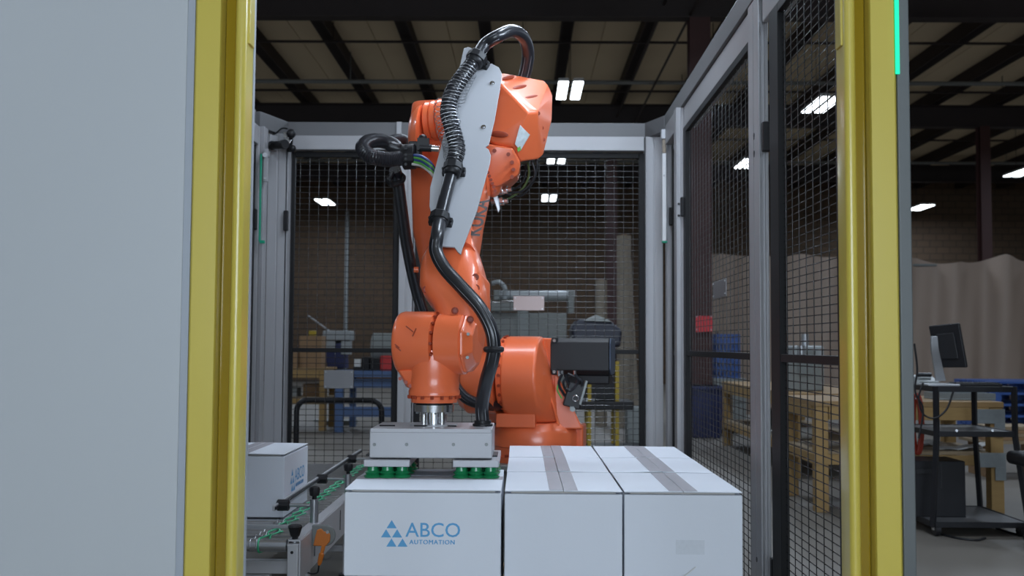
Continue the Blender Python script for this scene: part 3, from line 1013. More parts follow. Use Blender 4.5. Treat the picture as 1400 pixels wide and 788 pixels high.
# wrist body (lower end of forearm)
secs = []
for y, x0, x1, Y, hn in ((336, 602, 650, 3.98, .06), (346, 588, 655, 3.97, .09), (362, 580, 660, 3.95, .105), (380, 577, 665, 3.92, .115), (400, 577, 668, 3.9, .12), (414, 584, 668, 3.88, .12), (428, 596, 667, 3.86, .115), (446, 604, 662, 3.84, .1), (470, 610, 658, 3.82, .09)):
    secs.append(sring(W((x0 + x1) / 2, y, Y), E * ((x1 - x0) / 2 * Y / FPX), (D * .9 + UP * .35).normalized() * hn, 3.6, 40))
wb = MB().rings(secs).build('wrist_body', M_ORANGE, rb, smooth=50)
# side facet plate on the right of wrist body
fp = [W(650, 372, 3.8), W(655, 371, 3.82), W(669, 386, 3.88), W(669, 420, 3.87), W(660, 446, 3.82), W(648, 430, 3.76)]
MB().hull(fp + [p + Vector((0, .1, 0)) for p in fp]).build('side_cover', M_ORANGE, wb, bevel=.008)
for x, y, Y in ((582, 396, 3.815), (622, 425, 3.745), (643, 437, 3.72), (650, 379, 3.795), (651, 394, 3.785), (645, 352, 3.88)):
    MB().revolve(W(x, y, Y), (0, -1, 0), [(-.02, .012), (.002, .013), (.003, .009), (-.001, .008)], 16).build('lifting_eye', M_ORANGE_D, wb)
for i, (x, y) in enumerate(((640, 457), (639, 489))):
    MB().cyl(W(x, y, 3.7), W(x, y, 3.675), .006, n=8).build('screw', M_SIDE, wb)

# wrist axis drums
WY = 3.80
wc = W(602, 470, WY)
px2m = WY / FPX
MB().revolve(wc, E, [(.002, .104), (.004, .11), (.094, .11), (.1, .104)], 48).build('wrist_drum', M_ORANGE, rb)
oc = wc + E * .098
ov = [oc + D * (.116 * math.cos(a)) + UP * (.11 * math.sin(a)) for a in (math.radians(22.5 + 45 * k) for k in range(8))]
ov2 = [oc + E * .042 + D * (.08 * math.cos(a)) + UP * (.075 * math.sin(a)) for a in (math.radians(22.5 + 45 * k) for k in range(8))]
MB().hull(ov + ov2 + [p + E * .012 for p in ov]).build('wrist_cover', M_ORANGE, rb, bevel=.006)
for k in range(18):
    a = 2 * math.pi * k / 18
    q = D * math.cos(a) + UP * math.sin(a)
    p = wc + q * .104 - E * .004
    MB().cyl(p, p + q * .011, .006, n=6).build('bolt', M_ORANGE_D, wb)
hand = MB()
hand.revolve(wc, E, [(-.152, .05), (-.152, .1), (-.149, .107), (-.142, .113), (-.13, .116), (-.012, .116), (-.008, .109), (-.006, .09)], 56)
hobj = hand.build('hand_drum', M_ORANGE, rb)
for a0, a1 in (((555, 446), (565, 454)), ((564, 460), (569, 449)), ((541, 474), (548, 480)), ((540, 471), (546, 476))):
    c = W(570, 470, WY)
    p, q = W(*a0, 3.69), W(*a1, 3.69)
    MB().tube([p, q], .0022, 6).build('cast_mark', M_ORANGE_D, hobj)
NY = 3.80
nc = W(594, 500, NY)
z = lambda yy: ZW(yy, NY)
MB().revolve(Vector((nc.x, NY, 0)), UP, [(z(551), .06), (z(551), .082), (z(543), .084), (z(541), .0915), (z(535), .092), (z(533), .089), (z(515), .092), (z(500), .094), (z(480), .09)], 48).build('hand_neck', M_ORANGE, rb)
for k in range(16):
    a = 2 * math.pi * k / 16
    p = Vector((nc.x + .09 * math.cos(a), NY + .09 * math.sin(a), z(541)))
    MB().cyl(p - UP * .012, p, .007, n=6).build('bolt', M_ORANGE_D, hobj)
MB().hull([W(543, 506, 3.76), W(558, 531, 3.77), W(600, 531, 3.73), W(600, 505, 3.72), W(543, 506, 3.87), W(556, 531, 3.85), W(600, 531, 3.85), W(600, 505, 3.87)]).build('hand_shoulder', M_ORANGE, rb, bevel=.01)
for x, y in ((541, 522), (549, 527), (555, 532)):
    MB().cyl(W(x + 6, y - 4, 3.77), W(x + 6, y - 4, 3.755), .007, n=8).build('bolt', M_ORANGE_D, hobj)
# tool flange
FC = Vector((nc.x, NY, 0))
MB().revolve(FC, UP, [(z(553.5), .066), (z(551), .067), (z(550.5), .06)], 40).build('flange_gasket', M_BLACK, rb)
fl = MB().revolve(FC, UP, [(z(564), .05), (z(563.5), .07), (z(554), .0715), (z(553.6), .066)], 48).build('tool_flange', M_STEEL, rb)
for k in range(8):
    a = 2 * math.pi * k / 8 + .2
    p = FC + Vector((.06 * math.cos(a), .06 * math.sin(a), z(564)))
    MB().cyl(p - UP * .006, p, .006, n=6).build('flange_bolt', M_DSTEEL, fl)
MB().revolve(FC, UP, [(z(581), .03), (z(564), .03)], 24).build('flange_post', M_STEEL, fl)
for sx in (-.032, .032):
    MB().cyl((FC.x + sx, NY - .04, z(583)), (FC.x + sx, NY - .04, z(564)), .0115, n=16).build('flange_post', M_STEEL, fl)
    MB().cyl((FC.x + sx, NY + .04, z(583)), (FC.x + sx, NY + .04, z(564)), .0115, n=16).build('flange_post', M_STEEL, fl)

# gripper
GY0, GY1 = 3.60, 3.92
gx0, gx1 = W(505, 610, GY0).x, W(673, 610, GY0).x
gz0, gz1 = ZW(628, GY0), ZW(588, GY0)
gr = MB().bx(gx0, gx1, GY0, GY1, gz0, gz1).build('gripper_body', M_GRIP, rb, bevel=.004)
MB().bx(gx0 + .003, gx1 - .003, GY0 - .003, GY0 + .01, gz1 - .012, gz1 + .0015).build('lid_edge', M_GRIP, gr, bevel=.002)
for x in (512, 556, 620, 665):
    p = W(x, 608, GY0)
    MB().revolve(p, (0, -1, 0), [(-.002, .006), (.003, .006), (.003, .003), (.001, .003)], 14).build('screw', M_SIDE, gr)
for (a, b) in (((519, 580), (540, 577)), ((566, 578), (590, 575)), ((612, 579), (624, 576))):
    p, q = W(*a, 3.72), W(*b, 3.72)
    p.z = q.z = gz1 + .002
    MB().tube([p, q], .003, 6).build('lid_clip', M_BLACK, gr)
MB().revolve((FC.x, NY, gz1), UP, [(0, .085), (.004, .084)], 40).build('mount_disc', M_GRIP, gr)
CUPZ = ZW(671, 3.35) + .006
bz1 = gz0 - .004
bz0 = ZW(640, 3.58)
for (xa, xb) in ((497, 560), (619, 682)):
    x0, x1 = W(xa, 634, 3.58).x, W(xb, 634, 3.58).x
    ft = MB().bx(x0, x1, 3.58, 3.94, bz0, bz1).build('suction_bar', M_GRIP, rb, bevel=.003)
    for k in range(3):
        for j in range(3):
            cx_, cy_ = x0 + .028 + k * (x1 - x0 - .056) / 2, 3.61 + j * .12
            if j == 1 and k == 1:
                cy_ -= .02
            MB().revolve((cx_, cy_, CUPZ), UP, [(0, .028), (.006, .031), (.011, .022), (.018, .029), (.024, .02), (bz0 - CUPZ, .018)], 20).build('suction_cup', M_GREEN, ft)
MB().bx(W(500, 632, 3.7).x, W(680, 632, 3.7).x, 3.7, 3.84, gz0 - .005, gz0 + .001).build('spacer_plate', M_BLACK, gr)

# dress-pack plate along the forearm
PL0 = W(630, 340, 3.80)
PN = (W(590, 260, 3.93) - PL0).cross(W(680, 100, 4.18) - PL0).normalized()
if PN.y > 0:
    PN = -PN
po = [(634, 66), (640, 64), (646, 66), (645, 74), (637, 106), (655, 88), (672, 87), (682, 92), (686, 100), (685, 112), (676, 165), (668, 198), (663, 201), (668, 204), (671, 212), (670, 222), (652, 288), (632, 340), (630, 348), (626, 345), (621, 338), (604, 337), (596, 320), (587, 282), (588, 256), (602, 203), (620, 128)]
pl = MB().prism([on_plane(x, y, PL0, PN) for x, y in po], -PN * .008).build('hose_plate', M_PLATE, rb, bevel=.002, smooth=25)
for x, y in ((673, 114), (661, 174)):
    p = on_plane(x, y, PL0, PN)
    MB().cyl(p, p + PN * .007, .006, n=6).cyl(p - PN * .0, p + PN * .003, .01, n=14).build('plate_bolt', M_STEEL, pl)
# stand-offs holding plate to arm
for x, y in ((655, 150), (630, 230), (615, 310)):
    p = on_plane(x, y, PL0, PN)
    MB().cyl(p - PN * .008, p - PN * .16, .014, n=10).build('stand_off', M_DSTEEL, pl)


def onp(x, y, off):
    return on_plane(x, y, PL0, PN) + PN * off


# hoses
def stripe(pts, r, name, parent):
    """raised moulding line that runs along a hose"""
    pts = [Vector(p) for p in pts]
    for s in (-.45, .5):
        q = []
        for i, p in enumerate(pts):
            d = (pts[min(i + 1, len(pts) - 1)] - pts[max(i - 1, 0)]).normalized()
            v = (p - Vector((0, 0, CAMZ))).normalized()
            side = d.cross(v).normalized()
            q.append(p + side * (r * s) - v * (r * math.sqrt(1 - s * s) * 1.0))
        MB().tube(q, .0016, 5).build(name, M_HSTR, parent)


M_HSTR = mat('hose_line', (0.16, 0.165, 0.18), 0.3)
# lower hose: gripper -> clamp at plate bottom
hz = gz1
lp = [W(660, 577, 3.76), W(659, 555, 3.75), W(664, 525, 3.7), W(673, 492, 3.66), W(675, 470, 3.65), W(670, 447, 3.65), W(655, 420, 3.66), W(630, 392, 3.68), W(607, 366, 3.71), W(596, 343, 3.73), W(598, 322, 3.75), onp(603, 305, .03)]
lpc = catmull(lp, 8)
h1 = MB().tube(lpc, .0245, 18).build('lower_hose', M_RUBBER, rb, smooth=60)
stripe(lpc, .0245, 'hose_line', h1)
MB().torus(W(675, 478, 3.65), UP, .026, .011).build('hose_collar', M_BLACK, rb)
MB().revolve((W(660, 577, 3.76).x, 3.76, gz1), UP, [(0, .036), (.008, .036), (.01, .03), (.02, .03)], 20).build('hose_base', M_BLACK, rb)
# mid hose between the two clamps
mp_ = catmull([onp(603, 305, .03), onp(611, 272, .03), onp(620, 238, .03)], 6)
h2 = MB().tube(mp_, .024, 18).build('middle_hose', M_RUBBER, rb, smooth=60)
stripe(mp_, .024, 'hose_line', h2)
# upper ribbed conduit
up = catmull([onp(621, 232, .03), onp(626, 210, .032), onp(620, 185, .034), onp(614, 160, .034), onp(620, 135, .034), onp(634, 112, .034), onp(648, 94, .034)], 10)
h3 = MB().tube(up, .0285, 18).build('ribbed_conduit', M_RUBBER, rb, smooth=60)
mbr_ = MB()
mbs = MB()
tot = 0
acc = 0
for i in range(1, len(up)):
    dseg = (up[i] - up[i - 1]).length
    while acc <= tot + dseg:
        f = (acc - tot) / dseg
        c = up[i - 1].lerp(up[i], f)
        mbr_.torus(c, up[i] - up[i - 1], .0285, .0034, 18, 6)
        acc += .0145
    tot += dseg
mbr_.build('conduit_ribs', M_HRIB if 'M_HRIB' in globals() else mat('conduit_rib', (0.03, 0.03, 0.035), 0.28), h3, kind='stuff')
# loose return spring around the conduit
sp = []
for i, p in enumerate(up[4:-6]):
    pass
N = 26 * 14
path = up[3:-5]
for k in range(N):
    t = k / (N - 1) * (len(path) - 1.001)
    i = int(t)
    c = path[i].lerp(path[i + 1], t - i)
    d = (path[i + 1] - path[i]).normalized()
    u = d.cross(PN).normalized()
    w = d.cross(u)
    a = 2 * math.pi * k / 14
    bulge = .008 + .01 * math.sin(math.pi * k / N)
    sgn = -1 if k < N * .45 else 1
    sp.append(c + u * (math.cos(a) * (.031 + bulge) + bulge * .8 * (1 if k > N * .62 else (-1 if k < N * .38 else -.6))) + w * math.sin(a) * .032)
MB().tube(sp, .0012, 4).build('return_spring', M_DSTEEL, h3)


def clamp(c, d, r, name='hose_clamp'):
    d = d.normalized()
    u = d.cross(PN).normalized()
    w = u.cross(d).normalized()
    R = Matrix((u, d, w)).transposed()
    mb = MB()
    k = 8
    ring = [c + u * (r * 1.5 * math.cos(a)) + w * (r * 1.5 * math.sin(a)) for a in (math.radians(22.5 + 45 * i) for i in range(k))]
    mb.prism([p - d * .016 for p in ring], d * .032)
    cl = mb.build(name, M_BLACK, rb, bevel=.004)
    MB().box(c - w * (r * 1.0), (r * 3.4, .034, r * .9), R).build('clamp_foot', M_BLACK, cl, bevel=.004)
    for s in (-1, 1):
        p = c + u * s * r * 1.45 - w * r * .6
        MB().cyl(p, p + w * .012, .007, n=6).build('clamp_bolt', M_BLACK, cl)
    MB().revolve(c + d * .0, d, [(-.036, r * 1.02), (-.03, r * 1.22), (-.016, r * 1.3), (-.01, r * 1.2)], 20).build('clamp_collar', M_BLACK, cl)
    return cl


clamp(onp(603, 305, .034), onp(611, 272, .03) - onp(603, 305, .03), .026)
clamp(onp(621, 237, .034), onp(621, 225, .03) - onp(618, 245, .03), .026)
clamp(onp(653, 88, .036), onp(660, 76, .03) - onp(648, 96, .03), .029)
# top loop
tl = catmull([onp(652, 88, .034), onp(664, 68, .03), W(680, 50, 4.2), W(700, 42, 4.27), W(716, 52, 4.36), W(722, 72, 4.42), W(719, 95, 4.46), W(714, 112, 4.48)], 8)
h4 = MB().tube(tl, .0265, 18).build('loop_hose', M_RUBBER, rb, smooth=60)
stripe(tl, .0265, 'hose_line', h4)
# left loops from the elbow bundle
for i, pp in enumerate(([(556, 214, 4.42), (532, 218, 4.4), (508, 214, 4.38), (496, 203, 4.42), (504, 194, 4.52), (522, 193, 4.62), (541, 201, 4.68), (550, 224, 4.72)],
                        [(558, 207, 4.6), (544, 204, 4.62), (533, 199, 4.66), (538, 192, 4.74), (552, 192, 4.82), (566, 204, 4.85)])):
    c = catmull([W(*p) for p in pp], 8)
    h = MB().tube(c, .03 if i == 0 else .024, 18).build('elbow_hose', M_RUBBER, rb, smooth=60)
    mb = MB()
    for k in range(0, len(c) - 1):
        for f in (0, .5):
            mb.torus(c[k].lerp(c[k + 1], f), c[k + 1] - c[k], .03 if i == 0 else .024, .0025, 16, 5)
    mb.build('hose_ribs', mat('conduit_rib2', (0.022, 0.022, 0.027), 0.3), h, kind='stuff')
lc = W(560, 215, 4.44)
cl = MB().revolve(lc - Vector((.03, 0, 0)), Vector((1, -.1, .05)), [(0, .045), (.004, .055), (.055, .055), (.06, .045)], 12).build('hose_clamp', M_BLACK, rb, bevel=.003)
MB().box(lc + Vector((.02, .05, .02)), (.05, .1, .1)).build('clamp_foot', M_BLACK, cl, bevel=.005)
for k in range(5):
    a = k * 1.2
    MB().cyl(lc + Vector((-.01, -.04, 0)) + Vector((0, -.012, .04 * math.sin(a))), lc + Vector((-.01, -.058, .04 * math.sin(a))), .006, n=8).build('clamp_bolt', M_BLACK, cl)
MB().cyl(W(574, 202, 4.42), W(590, 203, 4.42), .016, n=12).box(W(579, 198, 4.43), (.05, .04, .05)).ball(W(578, 190, 4.43), .02).build('air_fitting', M_BLACK, rb)
MB().cyl(W(590, 203, 4.42), W(603, 204, 4.42), .014, n=12).build('metal_gland', M_STEEL, rb)
for i, m in enumerate((M_CABLEB, M_CABLEG, M_CABLEB, M_CABLEG, M_CABLEW)):
    c = catmull([W(563, 212 + i * 3, 4.40), W(576, 214 + i * 3.2, 4.36 + .01 * i), W(588, 222 + i * 3.4, 4.36), W(596, 234 + i * 3, 4.38)], 6)
    MB().tube(c, .0065, 8).build('bundle_cable', m, rb)
# long hose down the left of the arm
dl = catmull([W(540, 232, 4.55), W(544, 248, 4.6), W(549, 285, 4.72), W(557, 340, 4.9), W(570, 400, 5.05), W(590, 460, 5.12), W(615, 515, 5.1), W(635, 543, 5.12), W(660, 553, 5.18), W(690, 556, 5.32)], 8)
h5 = MB().tube(dl, .027, 18).build('rear_hose', M_RUBBER, rb, smooth=60)
stripe(dl, .027, 'hose_line', h5)
MB().torus(W(541, 245, 4.56), W(544, 248, 4.6) - W(540, 232, 4.55), .034, .012).build('hose_collar', M_BLACK, rb)
MB().tube(catmull([W(537, 236, 4.5), W(533, 246, 4.48), W(537, 253, 4.5), W(545, 250, 4.5)], 6), .008, 8).build('cable_tie', M_BLACK, rb)
# silver connectors behind the forearm
for i, (x, y) in enumerate(((676, 262), (684, 262), (690, 260), (678, 274), (685, 276))):
    MB().revolve(W(x, y, 4.3), (1, -.3, .1), [(-.02, .011), (-.006, .011), (-.006, .015), (.012, .015), (.012, .009), (.03, .009)], 14).build('connector', M_STEEL, rb)
MB().hull([W(670, 258, 4.28), W(678, 256, 4.28), W(684, 286, 4.28), W(681, 292, 4.28), W(670, 258, 4.32), W(678, 256, 4.32), W(684, 286, 4.32), W(681, 292, 4.32)]).build('connector_bracket', M_DSTEEL, rb, bevel=.003)
for i, (pp, m) in enumerate((([(690, 262), (708, 263), (722, 255), (731, 238), (727, 220)], M_BLACK), ([(688, 275), (702, 268), (716, 256), (723, 240), (722, 222)], M_CABLEO), ([(690, 266), (712, 268), (728, 250), (734, 228), (732, 214)], M_BLACK), ([(686, 262), (704, 258), (716, 246), (719, 226)], M_BLACK))):
    MB().tube(catmull([W(x, y, 4.33 + .02 * i) for x, y in pp]), .0045, 8).build('wrist_cable', m, rb)
# lettering along the forearm
mb = MB()
tx = (W(660, 262, 4.115) - W(643, 322, 3.95)).normalized()
ty = Vector((-1, .15, .12))
ty = (ty - tx * ty.dot(tx)).normalized()
text_into(mb, 'KUKA', .078, W(655, 324, 3.9), tx, ty, .002)
mb.build('lettering', M_KTEXT, fore, smooth=0)

# ================================================================== PALLET AND CARTONS
BL, BWd, BH = .5, .374, .272
ZT = ZW(671, 3.35)
ZB = ZT - BH
pal = thing('pallet', 'wooden pallet carrying the two layers of white cartons', 'pallet', (.07, 4.1, 0))
pz = ZB - BH - .004
for i, y in enumerate([3.34 + k * .25 for k in range(7)]):
    MB().bx(-.58, .72, y, y + .1, pz - .02, pz).build('deck_board', M_PAL, pal, bevel=.003)
for x in (-.58, .02, .62):
    MB().bx(x, x + .1, 3.34, 4.94, .02, pz - .02).build('stringer', M_PAL, pal, bevel=.003)
    MB().bx(x, x + .1, 3.34, 4.94, 0, .02).build('bottom_board', M_PAL, pal, bevel=.003)


def logo(t, org, xd, yd, s, parent):
    """five triangles and two words, flat print on the carton; org = lower left of mark, s = mark height"""
    org, xd, yd = Vector(org), Vector(xd), Vector(yd)
    mb = MB()
    h = s / 3.0
    w = h * 1.16
    for (cx_, ry) in ((1.0, 2), (.5, 1), (1.5, 1), (1.0, 0), (2.0, 0)):
        x = cx_ * w * .53 * 2 * .5 + 0
        a = org + xd * ((cx_ - .5) * w * 1.08) + yd * (ry * h * 1.03)
        mb.add([a, a + xd * w, a + xd * w * .5 + yd * h * .93], [(0, 1, 2)])
    mb.build('logo_mark', M_LOGO, parent, smooth=0)
    mb = MB()
    text_into(mb, 'ABCO', s * .76, org + xd * (s * .93) + yd * (s * .375), xd, yd, s * .004)
    for k_, ox_ in enumerate((-.007, 0, .007)):
        text_into(mb, 'AUTOMATION', s * .235, org + xd * (s * (1.08 + ox_)) + yd * (s * (.1 + ox_ * .4)) + xd.cross(yd) * (.0004 * k_), xd, yd, 0.0, spacing=1.14)
    mb.build('logo_text', M_LOGO, parent, smooth=0)


def make_carton(label, wx, wy, h, loc, tape_dir='y', with_logo=None, logo_side=None, skew=0.0, label_patch=False, group=None, lift=.004):
    """carton: walls, four lid flaps with an open seam, tape"""
    t = thing('carton', label, 'box', (0, 0, 0), group)
    hx, hy = wx / 2, wy / 2
    th = .004
    body = MB()
    body.bx(-hx, hx, -hy, hy, 0, h - .012)
    bo = body.build('body', M_CARD, t, bevel=.003)
    # short inner flaps seen in the corner gaps
    MB().bx(-hx + .02, hx - .02, -hy + .02, hy - .02, h - .012, h - .006).build('inner_flap', M_CARDEDGE, t, smooth=0)
    quads = []
    for s in (-1, 1):
        mb = MB()
        z0 = h - .0055
        if tape_dir == 'y':
            x_out, x_in = s * (hx - .0005), s * .0012
            zi = z0 + random.uniform(0, lift)
            a = [(x_out, -hy, z0), (x_in, -hy - .001, zi + random.uniform(0, lift * .6)), (x_in, hy + .001, zi), (x_out, hy, z0)]
        else:
            y_out, y_in = s * (hy - .0005), s * .0012
            zi = z0 + random.uniform(0, lift)
            a = [(-hx, y_out, z0), (-hx - .001, y_in, zi), (hx + .001, y_in, zi + random.uniform(0, lift * .6)), (hx, y_out, z0)]
        quads.append(a)
        mb.prism(a, (0, 0, th))
        mb.build('lid_flap', M_CARD, t, bevel=.0012)
    tw = .044
    for q in quads:
        # tape half lies on its own flap: outer edge interpolated along the flap slope
        (o0, i0, i1, o1) = [Vector(p) + Vector((0, 0, th + .0007)) for p in q]
        wd = (o0 - i0).length
        f = tw / wd
        poly = [i0.lerp(o0, f), i0, i1, i1.lerp(o1, f)]
        MB().prism(poly, (0, 0, .0005)).build('tape', M_TAPE, t, smooth=0)
    if with_logo:
        # front face (-Y)
        sc = with_logo
        logo(t, (-hx + sc[0], -hy - .0007, sc[1]), (1, 0, 0), (0, 0, 1), sc[2], t)
    if logo_side:
        sc = logo_side
        logo(t, (hx + .0007, -hy + sc[0], sc[1]), (0, 1, 0), (0, 0, 1), sc[2], t)
    t.location = loc
    t.rotation_euler.z = skew
    return t


xA0, xA1 = W(690, 700, 3.35).x, W(851.5, 700, 3.35).x
xB0, xB1 = W(854, 700, 3.35).x, W(1016, 700, 3.35).x
rows = ['front row', 'middle row', 'rear row']
for r in range(3):
    yc = 3.35 + BL * (r + .5)
    make_carton('white carton with tape strip, %s of the stack beside the printed carton' % rows[r], xA1 - xA0, BL - .016, BH, ((xA0 + xA1) / 2, yc, ZB), 'y', skew=random.uniform(-.004, .004), group='white cartons on the pallet')
    c = make_carton('white carton with tape strip, %s of the stack beside the side fence' % rows[r], xB1 - xB0, BL - .016, BH, ((xB0 + xB1) / 2, yc, ZB), 'y', skew=random.uniform(-.004, .004), group='white cartons on the pallet')
    if r == 0:
        ORG[c] = Vector((0, 0, 0))
        hx, hy = (xB1 - xB0) / 2, (BL - .016) / 2
        MB().bx(hx - .21, hx - .12, -hy - .0012, -hy - .0004, .075, .12).build('faint_label', mat('faint_label', (0.58, 0.61, 0.66), .5, 0, .08, 80), c, smooth=0)
        MB().tube(catmull([Vector((hx - .2, -hy - .006, .002)), Vector((hx - .175, -hy - .012, .018)), Vector((hx - .15, -hy - .01, .038))]), .0014, 5).build('plastic_strand', M_PAPER, c)
abx0, abx1 = W(471, 700, 3.34).x, W(685, 700, 3.34).x
ABW = abx1 - abx0
make_carton('white carton printed with a blue triangle logo, held under the suction gripper', ABW, .54, BH, ((abx0 + abx1) / 2, 3.34 + .27, ZB + .004), 'x', with_logo=(ABW * .235, .092, .083), group='white cartons on the pallet')
for r in range(3):
    yc = 3.35 + BL * (r + .5)
    if r < 2:
        make_carton('lower layer white carton under the stack beside the printed carton, %s' % rows[r], xA1 - xA0, BL - .016, BH, ((xA0 + xA1) / 2, yc, ZB - BH - .003), 'y', group='lower layer cartons', lift=.002)
        make_carton('lower layer white carton under the stack beside the side fence, %s' % rows[r], xB1 - xB0, BL - .016, BH, ((xB0 + xB1) / 2, yc, ZB - BH - .003), 'y', group='lower layer cartons', lift=.002)
    else:
        make_carton('lower layer white carton under the stack beside the printed carton, rear row', xA1 - xA0, BL - .016, BH, ((xA0 + xA1) / 2, yc, ZB - BH - .003), 'y', group='lower layer cartons', lift=.002)
        make_carton('lower layer white carton under the stack beside the side fence, rear row', xB1 - xB0, BL - .016, BH, ((xB0 + xB1) / 2, yc, ZB - BH - .003), 'y', group='lower layer cartons', lift=.002)
make_carton('white carton directly beneath the printed carton', ABW, .54, BH, ((abx0 + abx1) / 2, 3.34 + .27, ZB - BH - .001), 'x', group='lower layer cartons', lift=.002)

# ================================================================== CONVEYOR
CVX0, CVX1, CZ = -1.5, -.88, .404
CY0, CY1 = 4.03, 6.66
cv = thing('roller_conveyor', 'steel roller conveyor with green drive belts bringing cartons into the cell', 'conveyor', (-1.27, 5.3, 0))
n = int((CY1 - CY0 - .08) / .0745)
ml = MB()
for k in range(n + 1):
    y = CY0 + .04 + k * .0745
    ro = MB().revolve((CVX0, y, CZ - .025), (1, 0, 0), [(0, .008), (.01, .008), (.012, .024), (CVX1 - CVX0 - .012, .024), (CVX1 - CVX0 - .01, .008), (CVX1 - CVX0, .008)], 20).build('roller', M_ROLL, cv)
    for gx in (.105, .13):
        if k < 8:
            MB().torus((CVX1 - gx - .02, y, CZ - .025), (1, 0, 0), .0243, .0025, 20, 6).build('roller_groove', M_DSTEEL, ro)
for k in range(n):
    y = CY0 + .04 + k * .0745
    off = .105 if k % 2 == 0 else .078
    x = CVX1 - off
    pts = []
    for i in range(24):
        a = 2 * math.pi * i / 24
        s = math.cos(a)
        yy = y + .0372 + (.0372 if s > 0 else -.0372) + math.cos(a) * .026
        pts.append(Vector((x + (.012 if s > 0 else -.012), yy, CZ - .025 + math.sin(a) * .0275)))
    MB().tube(pts, .0035, 6, closed=True).build('drive_belt', M_BELT, cv)
for x0, x1 in ((CVX1, CVX1 + .045), (CVX0 - .045, CVX0)):
    mb = MB().bx(x0, x1, CY0, CY1, CZ - .004, CZ + .004)
    xw = x1 if x1 > -1.2 else x0
    mb.bx(xw - .003, xw + .003, CY0, CY1, CZ - .15, CZ)
    mb.bx(x0, x1, CY0, CY1, CZ - .15, CZ - .144)
    mb.build('side_frame', M_CFRAME, cv, bevel=.002)
    xi = x0 if x0 > -1.2 else x1
    MB().bx(xi - .002, xi + .002, CY0 + .01, CY1, CZ - .12, CZ - .004).build('inner_rail', M_DSTEEL, cv)
for y in (4.3, 4.9, 5.5, 6.1):
    MB().bx(CVX1 + .0485, CVX1 + .051, y, y + .004, CZ - .11, CZ - .02).build('frame_slot', M_BLACK, cv)
MB().bx(CVX0, CVX1, CY0 + .12, CY0 + .16, CZ - .15, CZ - .1).build('cross_member', M_CFRAME, cv, bevel=.002)
MB().bx(CVX0, CVX1, 5.6, 5.64, CZ - .15, CZ - .1).build('cross_member', M_CFRAME, cv, bevel=.002)
MB().bx(CVX1 + .002, CVX1 + .043, CY0 - .02, CY0 + .03, CZ - .15, CZ - .01).build('end_bracket', M_CFRAME, cv, bevel=.003)
MB().cyl((CVX1 + .02, CY0 - .022, CZ - .04), (CVX1 + .02, CY0 - .018, CZ - .04), .006, n=8).build('bracket_hole', M_BLACK, cv)
for y in (CY0 + .2, 5.3, 6.5):
    for x in (CVX0 - .02, CVX1 + .022):
        MB().bx(x - .022, x + .022, y - .022, y + .022, .01, CZ - .15).build('leg', M_CFRAME, cv, bevel=.003)
        MB().cyl((x, y, 0), (x, y, .01), .045, n=16).build('foot', M_BLACK, cv)
    MB().bx(CVX0, CVX1, y - .015, y + .015, .12, .15).build('leg_brace', M_CFRAME, cv, bevel=.002)
# guide rail
GZ = CZ + .075
MB().bx(CVX1 - .132, CVX1 - .122, CY0 + .3, CY1, GZ - .012, GZ + .012).build('guide_rail', M_CFRAME, cv, bevel=.003)
MB().bx(CVX1 - .1215, CVX1 - .115, CY0 + .3, CY1, GZ - .006, GZ + .006).build('guide_strip', M_BLACK, cv, bevel=.001)
for i, y in enumerate((4.42, 5.28, 6.2)):
    x = CVX1 + .022
    po_ = MB().cyl((x, y, CZ), (x, y, CZ + .1), .0175, n=18).build('guide_post', M_ROLL, cv)
    MB().revolve((x, y, CZ + .1), UP, [(0, .01), (.012, .01), (.016, .02), (.04, .024), (.05, .02), (.054, .01)], 8).build('clamp_knob', M_BLACK, po_)
    MB().cyl((x + .01, y, GZ), (CVX1 - .13, y, GZ), .008, n=12).build('guide_rod', M_ROLL, po_)
    MB().revolve((CVX1 - .08, y, GZ + .0), (-1, 0, 0), [(0, .014), (.004, .024), (.05, .024), (.055, .016)], 10).build('rod_knob', M_BLACK, po_)
# near-end stop bar
sb = MB().bx(CVX0 + .1, CVX1 + .02, CY0 + .1, CY0 + .115, CZ + .028, CZ + .042).build('stop_bar', M_DSTEEL, cv, bevel=.002)
MB().revolve((CVX1 + .022, CY0 + .02, CZ + .0), UP, [(0, .012), (.01, .012), (.016, .018), (.05, .028), (.056, .024)], 8).build('clamp_knob', M_BLACK, cv)
MB().cyl((CVX1 + .022, CY0 + .02, CZ - .08), (CVX1 + .022, CY0 + .02, CZ), .012, n=14).build('knob_post', M_ROLL, cv)
# orange capped switch on a tab of the side frame, facing the near end
sx = CVX1 + .048
sc_ = W(444, 733, 4.25)
MB().bx(sx - .004, sc_.x - .02, 4.268, 4.276, sc_.z - .03, sc_.z + .03).build('switch_tab', M_CFRAME, cv, bevel=.001)
pr = [Vector((sc_.x + .042 * math.cos(a), 4.25, sc_.z + .042 * math.sin(a))) for a in (math.pi * (i / 19) - math.pi / 2 for i in range(20))]
pr += [Vector((sc_.x - .052, 4.25, sc_.z + .042)), Vector((sc_.x - .052, 4.25, sc_.z - .042))]
sen = MB().prism(pr, (0, .018, 0)).build('pull_switch', M_SIDE, cv, bevel=.004)
oc_ = [Vector((sc_.x - .012 + px_, 4.25, sc_.z + pz_)) for px_, pz_ in ((-.032, -.038), (.018, -.04), (.034, -.022), (.036, .004), (.024, .022), (.012, .016), (-.002, .03), (-.018, .024), (-.024, .0))]
MB().prism(oc_, (0, -.012, 0)).build('orange_cap', M_ORCAP, sen, bevel=.004, label='orange plastic cap')
MB().cyl((sc_.x + .014, 4.24, sc_.z + .018), (sc_.x + .014, 4.232, sc_.z + .018), .007, n=10).build('cap_screw', M_STEEL, sen)
pb = Vector((sc_.x - .02, 4.244, sc_.z - .115))
